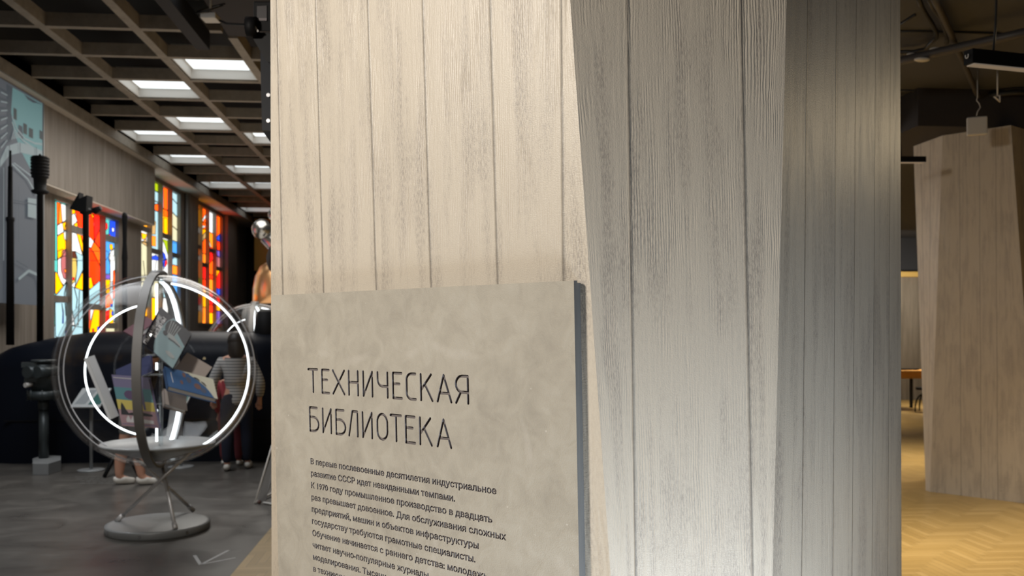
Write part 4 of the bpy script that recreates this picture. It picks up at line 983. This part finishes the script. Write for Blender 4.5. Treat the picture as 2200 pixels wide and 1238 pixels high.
# easel-like frame cut off by the column
fr_ = thing('sign_frame', 'grey metal A-frame stand on the floor, cut off by the broad column', 'stand', fl(575, 1082))
p0, p1, p2 = fl(548, 1083), fl(590, 1064), fl(600, 1090); ap = at(600, 905, (p0 - EYE).dot(F) + .35)
m = MB(); m.tube([p0 + Z * .015, ap], .008, 8); m.build('leg', 'white', fr_, fr_)
m = MB(); m.tube([p0 + Z * .015, p1 + Z * .03], .012, 8); m.build('foot_bar', 'white', fr_, fr_)
m = MB(); m.tube([fl(566, 1083) + Z * .012, p2 + Z * .02], .009, 8); m.build('foot_bar', 'white', fr_, fr_)
m = MB(); m.prism([p0 + Z * .02 + R * .02, p0 + Z * .02 + R * .09 + F * .02, ap + R * .10, ap + R * .02], [p + F * .012 for p in (p0 + Z * .02 + R * .02, p0 + Z * .02 + R * .09 + F * .02, ap + R * .10, ap + R * .02)]); m.build('side_plate', mat('side_plate_grey', (.12, .115, .11), .6), fr_, fr_)
m = MB(); m.sphere(p0 + Z * .018 + R * .04, .018, 10, 8); m.build('caster', mat('rust_brown', (.10, .05, .04), .6), fr_, fr_)
tp = thing('tripod', 'black folding tripod standing behind the person in shorts', 'tripod', fl(262, 1022)); hd = at(262, 950, (fl(262, 1018) - EYE).dot(F))
for px, py in ((224, 1027), (300, 1027), (258, 1008)): m = MB(); m.tube([fl(px, py) + Z * .012, hd], .022, 8); m.build('leg', 'black', tp, tp)
m = MB(); m.tube([fl(262, 1018) + Z * .16, hd + Z * .25], .02, 8); m.build('centre_post', 'black', tp, tp)
m = MB(); m.obox(hd + Z * .27, R * .07, F * .06, Z * .03); m.build('head', 'black', tp, tp)
# markings on the floor
def stripe_on(m, a, b, w_):
    a, b = fl(*a), fl(*b); t = (b - a).normalized(); n_ = V((-t.y, t.x, 0)) * w_ / 2
    m.prism([a - n_ + Z * .0003, b - n_ + Z * .0003, b + n_ + Z * .0003, a + n_ + Z * .0003], [a - n_ + Z * .0016, b - n_ + Z * .0016, b + n_ + Z * .0016, a + n_ + Z * .0016])
m = MB(); stripe_on(m, (433, 1213), (491, 1183), .022); stripe_on(m, (434, 1213), (506, 1199), .018); stripe_on(m, (418, 1194), (431, 1214), .024)
tag(m.build('floor_arrow', cmat('floor_white', (190, 190, 190))), 'white arrow marking on the grey floor in front of the globe', 'floor marking')
m = MB(); random.seed(3)
for r_ in range(4):
    x = 160 + r_ * 4 + random.random() * 6
    while x < 246: w_ = 4 + random.random() * 9; stripe_on(m, (x, 1025 + r_ * 4.5), (x + w_, 1025 + r_ * 4.5), .02); x += w_ + 3
tag(m.build('floor_lettering', cmat('floor_caption_white', (120, 120, 118))), 'faded lines of small floor lettering beside the white shoes', 'floor marking')

# ================================================================== things hanging from the hall ceiling
lt = thing('light_track', 'long black ceiling track ending at the nearest light panel', 'track light', (-2.47, 7, 4.80))
m = MB(); ye = gy(424, -2.47) ; ye = EYE.y + 3.02 * FPX / 612 
m.box((-2.54, 4.2, 4.62), (-2.40, 9.68, 4.82)); m.build('housing', 'black', lt, lt, .004)
m = MB(); m.box((-2.565, 4.2, 4.66), (-2.541, 9.2, 4.70)); m.build('side_rail', 'steel_dark', lt, lt)
for y in (5.2, 8.9): m = MB(); m.cyl((-2.47, y, 4.815), (-2.47, y, 4.985), .012, .012, 10); m.build('hanger', 'black', lt, lt)
ap_ = thing('sensor_box', 'small white box with looped black cable under the dark ceiling panel', 'sensor', at(452, 38, 8.7))
c = at(452, 38, 8.7); m = MB(); m.obox(c, R * .075, F * .08, Z * .028); m.build('body', 'white', ap_, ap_, .006)
m = MB(); m.cyl(c + Z * .028, (c.x, c.y, CEIL + .02), .012, .012, 8); m.build('stem', 'white', ap_, ap_)
m = MB(); q = at(452, 18, 8.7); m.tube([q + R * (.14 * math.cos(a_)) + F * (.10 * math.sin(a_)) + Z * (.07 * math.sin(a_ + .6)) for a_ in [i * .35 for i in range(18)]], .008, 8); m.tube([c + R * .05 + F * .05, c + R * .16 + Z * -.06, c + R * .35 + Z * -.07, c + R * .62 + Z * -.03], .012, 8); m.build('cable', 'cable', ap_, ap_)
pj = thing('projector', 'black projector hung on a bolted bracket beside the broad column', 'projector', at(570, 140, 3.6))
d = 3.6; A = lambda px, py, df=0: at(px, py, d + df)
def slabpx(m, pts, df0, df1): m.prism([A(x, y, df0) for x, y in pts], [A(x, y, df1) for x, y in pts])
m = MB(); slabpx(m, [(545, 3), (600, 3), (600, 68), (545, 66)], 0, .25); m.build('body', 'black', pj, pj, .004)
m = MB(); slabpx(m, [(552, 13), (573, 12), (573, 45), (552, 45)], -.004, -.001); m.build('rating_label', cmat('label_dark_grey', (52, 48, 50)), pj, pj)
m = MB(); slabpx(m, [(556, 39), (573, 39), (573, 44), (556, 44)], -.006, -.0045); m.build('label_strip', cmat('label_pale', (112, 104, 106)), pj, pj)
m = MB(); c = A(537, 58); m.cyl(c - R * .012, c + R * .028, .040, .040, 20); m.build('knob', 'black', pj, pj)
m = MB(); slabpx(m, [(536, 70), (600, 70), (600, 140), (572, 132)], .02, .05); m.build('bracket_plate', mat('satin_black', (.012, .012, .013), .45, 0, .2), pj, pj)
m = MB(); slabpx(m, [(559, 112), (600, 112), (600, 282), (563, 280)], .06, .09); m.build('bracket_bar', mat('blue_black_metal', (.010, .012, .018), .45, 0, .2), pj, pj)
for y in (205, 260): m = MB(); c = A(577, y, .055); m.cyl(c - F * .006, c + F * .008, .008, .008, 10); m.build('bolt', 'chrome', pj, pj)
m = MB(); slabpx(m, [(564, 282), (600, 282), (600, 330), (584, 310)], .05, .10); m.build('bracket_foot', 'black', pj, pj)
m = MB(); c = A(592, 3, .12); m.cyl(c - Z * .02, (c.x, c.y, CEIL + .03), .025, .025, 12); m.build('pole', 'black', pj, pj)
m = MB(); slabpx(m, [(546, 58), (549, 56), (556, 67), (553, 69)], -.02, -.005); m.build('clip', 'white', pj, pj)
# spacecraft model and capsule far down the hall
sm_ = thing('spacecraft_model', 'silver ball and dark dish of a spacecraft model, cut off by the column', 'model', at(590, 520, 16))
sil = mat('silver_shell', (.32, .32, .31), .22, .95)
m = MB(); m.sphere(at(563, 493, 16), 22 * 16 / FPX, 28, 18); m.build('ball', sil, sm_, sm_)
m = MB(); m.sphere(at(594, 462, 16), 18 * 16 / FPX, 24, 14); m.build('ball', sil, sm_, sm_)
m = MB(); m.cyl(at(570, 505, 16.05), at(640, 560, 16.3), .14, .26, 24); m.build('trunk', sil, sm_, sm_)
m = MB(); m.lathe(at(596, 555, 15.8), [(0, .12), (.2, .05), (.27, 0), (.285, .02), (.2, .09), (0, .16)], 28, axis=(-R * .6 - F * .8)); m.build('dish', 'black', sm_, sm_)
m = MB(); m.cyl(at(640, 560, 16.3), (at(640, 560, 16.3).x, at(640, 560, 16.3).y, CEIL + .86), .02, .02, 8); m.build('hanger', 'black', sm_, sm_)
cp = thing('space_capsule', 'coppery dome reflecting the stained glass on a black stand, beyond the second globe', 'capsule', (at(596, 716, 17.5).x, at(596, 716, 17.5).y, 0))
p = at(596, 716, 17.5); k = 17.5 / FPX
m = MB(); m.lathe((p.x, p.y, 0), [(0, 1.6 + 158 * k), (20 * k, 1.6 + 154 * k), (36 * k, 1.6 + 142 * k), (46 * k, 1.6 + 122 * k), (51 * k, 1.6 + 96 * k), (52 * k, 1.6 + 40 * k), (0, 1.6 + 40 * k)], 36); m.build('shell', mat('copper_shell', (.75, .42, .20), .28, .85), cp, cp)
m = MB(); m.lathe((p.x, p.y, 0), [(0, 1.6 + 95 * k), (30 * k, 1.6 + 88 * k), (58 * k, 1.6 + 55 * k), (66 * k, 1.6), (66 * k, 0), (0, 0)], 36); m.build('stand', 'black', cp, cp)

# ================================================================== right hall
PB = Pl(at(2025, 291.6, 8.87), (at(2172, 270, 8.43) - at(2025, 291.6, 8.87)).cross(at(1998, 1057, 8.92) - at(2025, 291.6, 8.87)))
b0, b1 = PB.hit(2025, 291.6), PB.hit(1998, 1057)
PA = Pl(b0, (b0 - b1).cross(at(1960.5, 316, 9.4) - b0))
c0 = PB.hit(2172, 270); c1_ = PB.hit(2195, 590)
PCf = Pl(c0, (c0 - c1_).cross(dirh(.80, .60)))
st2 = []; ZT = 3.583
EB, EC = (2025, 291.6, 1998, 1057), (2172, 270, 2195, 590)
A1 = col_face(st2, PA, [(1962.5, 316, 1989, 1056), (1978, 310, 1992, 1056), (1999, 300, 1995, 1056), EB], 0, ZT, 12)
A2 = col_face(st2, PB, [EB, (2030, 295, 2030, 880), (2061, 290, 2064, 880), (2104, 290, 2107, 880), (2139, 290, 2142.5, 880), (2181, 290, 2186, 880), EC][0:1] + [(2061, 290, 2064, 880), (2104, 290, 2107, 880), (2139, 290, 2142.5, 880), EC], 0, ZT, 12)
A3 = col_face(st2, PCf, [EC, (2210, 270, 2214, 590), (2250, 270, 2246, 590), (2300, 270, 2280, 590)], 0, ZT, 12)
q1, q2 = A1[0], A3[-1]; k1 = tuple(p + dirh(.35, .75) for p in q1); k2 = tuple(p + dirh(-.1, .5) for p in q2)
col_close(st2, q1, k1, 0, ZT); col_close(st2, k1, k2, 0, ZT); col_close(st2, k2, q2, 0, ZT)
st2.append(([A1[0][1], A1[-1][1], A2[-1][1], A3[-1][1]], [(0, 0)] * 4, [(.1, .1)] * 4, (.3, .3)))
col_build('concrete_column', st2, 'rear faceted concrete column standing on the parquet under the dark beam')
# pendant lamps
def pendant(label, a, u, w_, h_, ln, cords):
    rt = thing('linear_lamp', label, 'pendant lamp', a, 'linear pendant lamps'); v_ = V((-u.y, u.x, 0))
    c = a + u * ln / 2 + v_ * w_ / 2
    m = MB(); m.obox(c + Z * h_ / 2, u * ln / 2, v_ * w_ / 2, Z * h_ / 2); m.build('housing', 'black', rt, rt)
    m = MB(); m.obox(c - Z * .002, u * (ln / 2 - .012), v_ * (w_ / 2 - .004), Z * .002); m.build('diffuser', 'dim_lamp', rt, rt)
    for t, sw in cords:
        p = a + u * t + v_ * w_ / 2 + Z * h_; m = MB(); m.tube([p, p + u * sw * .6 + Z * .12, p + u * sw + Z * .35, V((p.x + u.x * sw, p.y + u.y * sw, 3.955))], .005, 8); m.build('cord', 'cable', rt, rt)
    return rt
u = (R * .963 + F * .269).normalized(); a = at(2090, 134, 3.72)
rt = pendant('black linear pendant lamp nearest on the right, with pale underside', a, u, .05, .06, 1.5, ((.13, .02), (1.3, 0)))
v_ = V((-u.y, u.x, 0)); c = a + v_ * .028 + Z * .036 - u * .004
m = MB(); m.tube([c + v_ * (.008 * math.cos(t)) + Z * (.011 * math.sin(t)) for t in [math.pi * (.85 + 1.3 * i / 10) for i in range(11)]], .0028, 8); m.build('end_hook', 'white', rt, rt)
a = at(1900, 348, 8.0); pendant('black linear pendant lamp farther back, half hidden by the broad column', a, (at(1990, 348, 8.1) - a).normalized(), .06, .052, (at(1990, 348, 8.1) - a).length, ((.20, -.02),))
# white box hanging at the beam
bx = thing('access_point', 'white square box hanging on a thin curly cord by the dark beam', 'wireless box', at(2099, 270, 7.9))
c = at(2099, 271, 7.9); un = (R * -.35 - F * .94).normalized(); ur = V((-un.y, un.x, 0)); s_ = 20 * 7.9 / FPX
m = MB(); m.obox(c, ur * s_, (Z + un * -.05).normalized() * s_, un * .02); m.build('body', 'white', bx, bx, .012)
m = MB(); pts = [at(2098, 249, 7.9), at(2100, 240, 7.9), at(2106, 231, 7.9), at(2104, 223, 7.9), at(2098, 216, 7.9), at(2100, 209, 7.9)]; pts.append(V((pts[-1].x, pts[-1].y, 3.955))); m.tube(pts, .004, 8); m.build('cord', 'white', bx, bx)
# conduits and cables under the right ceiling
def onceil(px, py, z=3.94): r_ = ray(px, py); return EYE + r_ * ((z - 1.6) / r_.z)
def run(name, label, cat, pts, r_, mt, grp=None):
    m = MB(); m.tube(pts, r_, 10); return tag(m.build(name, mt), label, cat, grp)
run('conduit', 'thick grey pipe crossing under the right hall ceiling', 'pipe', [onceil(x, y, 3.80) for x, y in ((1880, 143), (1990, 118), (2060, 102), (2130, 86), (2260, 57))], .034, 'pipe')
g_ = 'cables on the right ceiling'
run('cable', 'slack cable nearest the column in the bundle running to the far beam', 'cable', [onceil(x, y, 3.90) for x, y in ((1972, -8), (1980, 14), (1990, 32), (2003, 52), (2012, 70), (2012, 80), (2000, 92), (1988, 106), (1960, 112), (1930, 112))], .017, 'cable', g_)
run('cable', 'middle cable of the bundle running to the far beam', 'cable', [onceil(x, y, 3.90) for x, y in ((1994, -8), (2005, 18), (2020, 36), (2030, 62), (2034, 80), (2034, 92))], .017, 'cable', g_)
run('cable', 'grey cable outermost in the bundle, bending at the far beam', 'cable', [onceil(x, y, 3.87) for x, y in ((2004, -8), (2020, 22), (2032, 48), (2042, 70), (2052, 96), (2072, 138), (2088, 176), (2098, 200), (2104, 206))], .024, 'pipe', g_)
run('cable', 'thin straight cable across the right ceiling, nearer one', 'cable', [onceil(x, y) for x, y in ((1920, 68), (1990, 68), (2070, 70), (2140, 72), (2172, 76))], .009, 'cable', g_)
run('cable', 'thin straight cable across the right ceiling, next to the dark beam', 'cable', [onceil(x, y) for x, y in ((1920, 194), (2000, 197), (2098, 199))], .009, 'cable', g_)
run('cable', 'short diagonal cable beside the broad column, high on the right', 'cable', [onceil(x, y) for x, y in ((1920, 62), (1945, 46), (1966, 32))], .010, 'cable', g_)
run('cable', 'cable along the top of the dark beam, leaving the frame', 'cable', [onceil(x, y, 3.9) for x, y in ((2112, 206), (2150, 202), (2180, 198), (2240, 200))], .030, 'cable', g_)
for (x, y, w_), lb in zip(((1959, 117, .045), (2011, 106, .055), (1981, 128, .065)), ('pale cable clamp left on the thick grey pipe', 'pale cable clamp where the slack cable meets the pipe', 'pale cable clamp hanging just under the thick pipe')):
    c = onceil(x, y, 3.753 if y > 120 else 3.87); m = MB(); m.sphere(c, w_, 14, 8, 0, (1, .5, .28)); tag(m.build('cable_clamp', 'white'), lb, 'clamp', 'cable clamps')
hn = thing('ceiling_hook', 'small white triangular hook beside the bent cable at the beam', 'hook', at(2145, 208, 7.75))
m = MB(); m.tube([at(2136, 208, 7.75), at(2148, 205, 7.75), at(2148, 218, 7.75)], .010, 6, closed=True); m.build('bracket', 'white', hn, hn)
m = MB(); q = at(2143, 205, 7.75); m.cyl(q, (q.x, q.y, 3.955), .006, .006, 6); m.build('stem', 'white', hn, hn)
# table and stool far back
tb = thing('table', 'orange wooden table far back in the gap between the two columns', 'table', at(1940, 716, 18.6).xy.to_3d())
oak = mat('orange_oak', (.62, .30, .07), .45); p = at(1945, 716, 18.6); zt = zrow(795, 18.6)
m = MB(); m.box((p.x - .9, p.y - .35, zt - .05), (p.x + .42, p.y + .45, zt)); m.build('tabletop', oak, tb, tb, .006)
for y in (-.28, .38): m = MB(); m.box((p.x - .85, p.y + y, zt - .17), (p.x + .36, p.y + y + .03, zt - .05)); m.build('apron', oak, tb, tb)
for x in (-.8, .32):
    for y in (-.24, .34): m = MB(); m.box((p.x + x - .025, p.y + y - .025, 0), (p.x + x + .025, p.y + y + .025, zt - .05)); m.build('leg', 'black', tb, tb)
bk = thing('stool', 'black stool with arched legs in front of the orange table', 'stool', (p.x + .08, p.y - .65, 0))
q = V((p.x + .06, p.y - .65, 0))
m = MB(); m.lathe(q, [(0, .50), (.17, .50), (.18, .48), (.17, .45), (0, .45)], 24); m.build('seat', 'black', bk, bk)
for a_ in (0, math.pi / 2): 
    dx = V((math.cos(a_), math.sin(a_), 0)); m = MB(); m.tube([q + dx * (.21 * math.cos(t)) + Z * (.01 + .36 * math.sin(t) ** .7) for t in [math.pi * i / 16 for i in range(17)]], .016, 8); m.build('leg_arch', 'black', bk, bk)
m = MB(); m.cyl(q + Z * .36, q + Z * .46, .02, .02, 10); m.build('column', 'black', bk, bk)
kb = MB(); kb.box((p.x - .25, p.y - .1, zt + .001), (p.x + .25, p.y + .1, zt + .03)); tag(kb.build('laptop', 'black'), 'flat black device lying on the orange table', 'laptop')
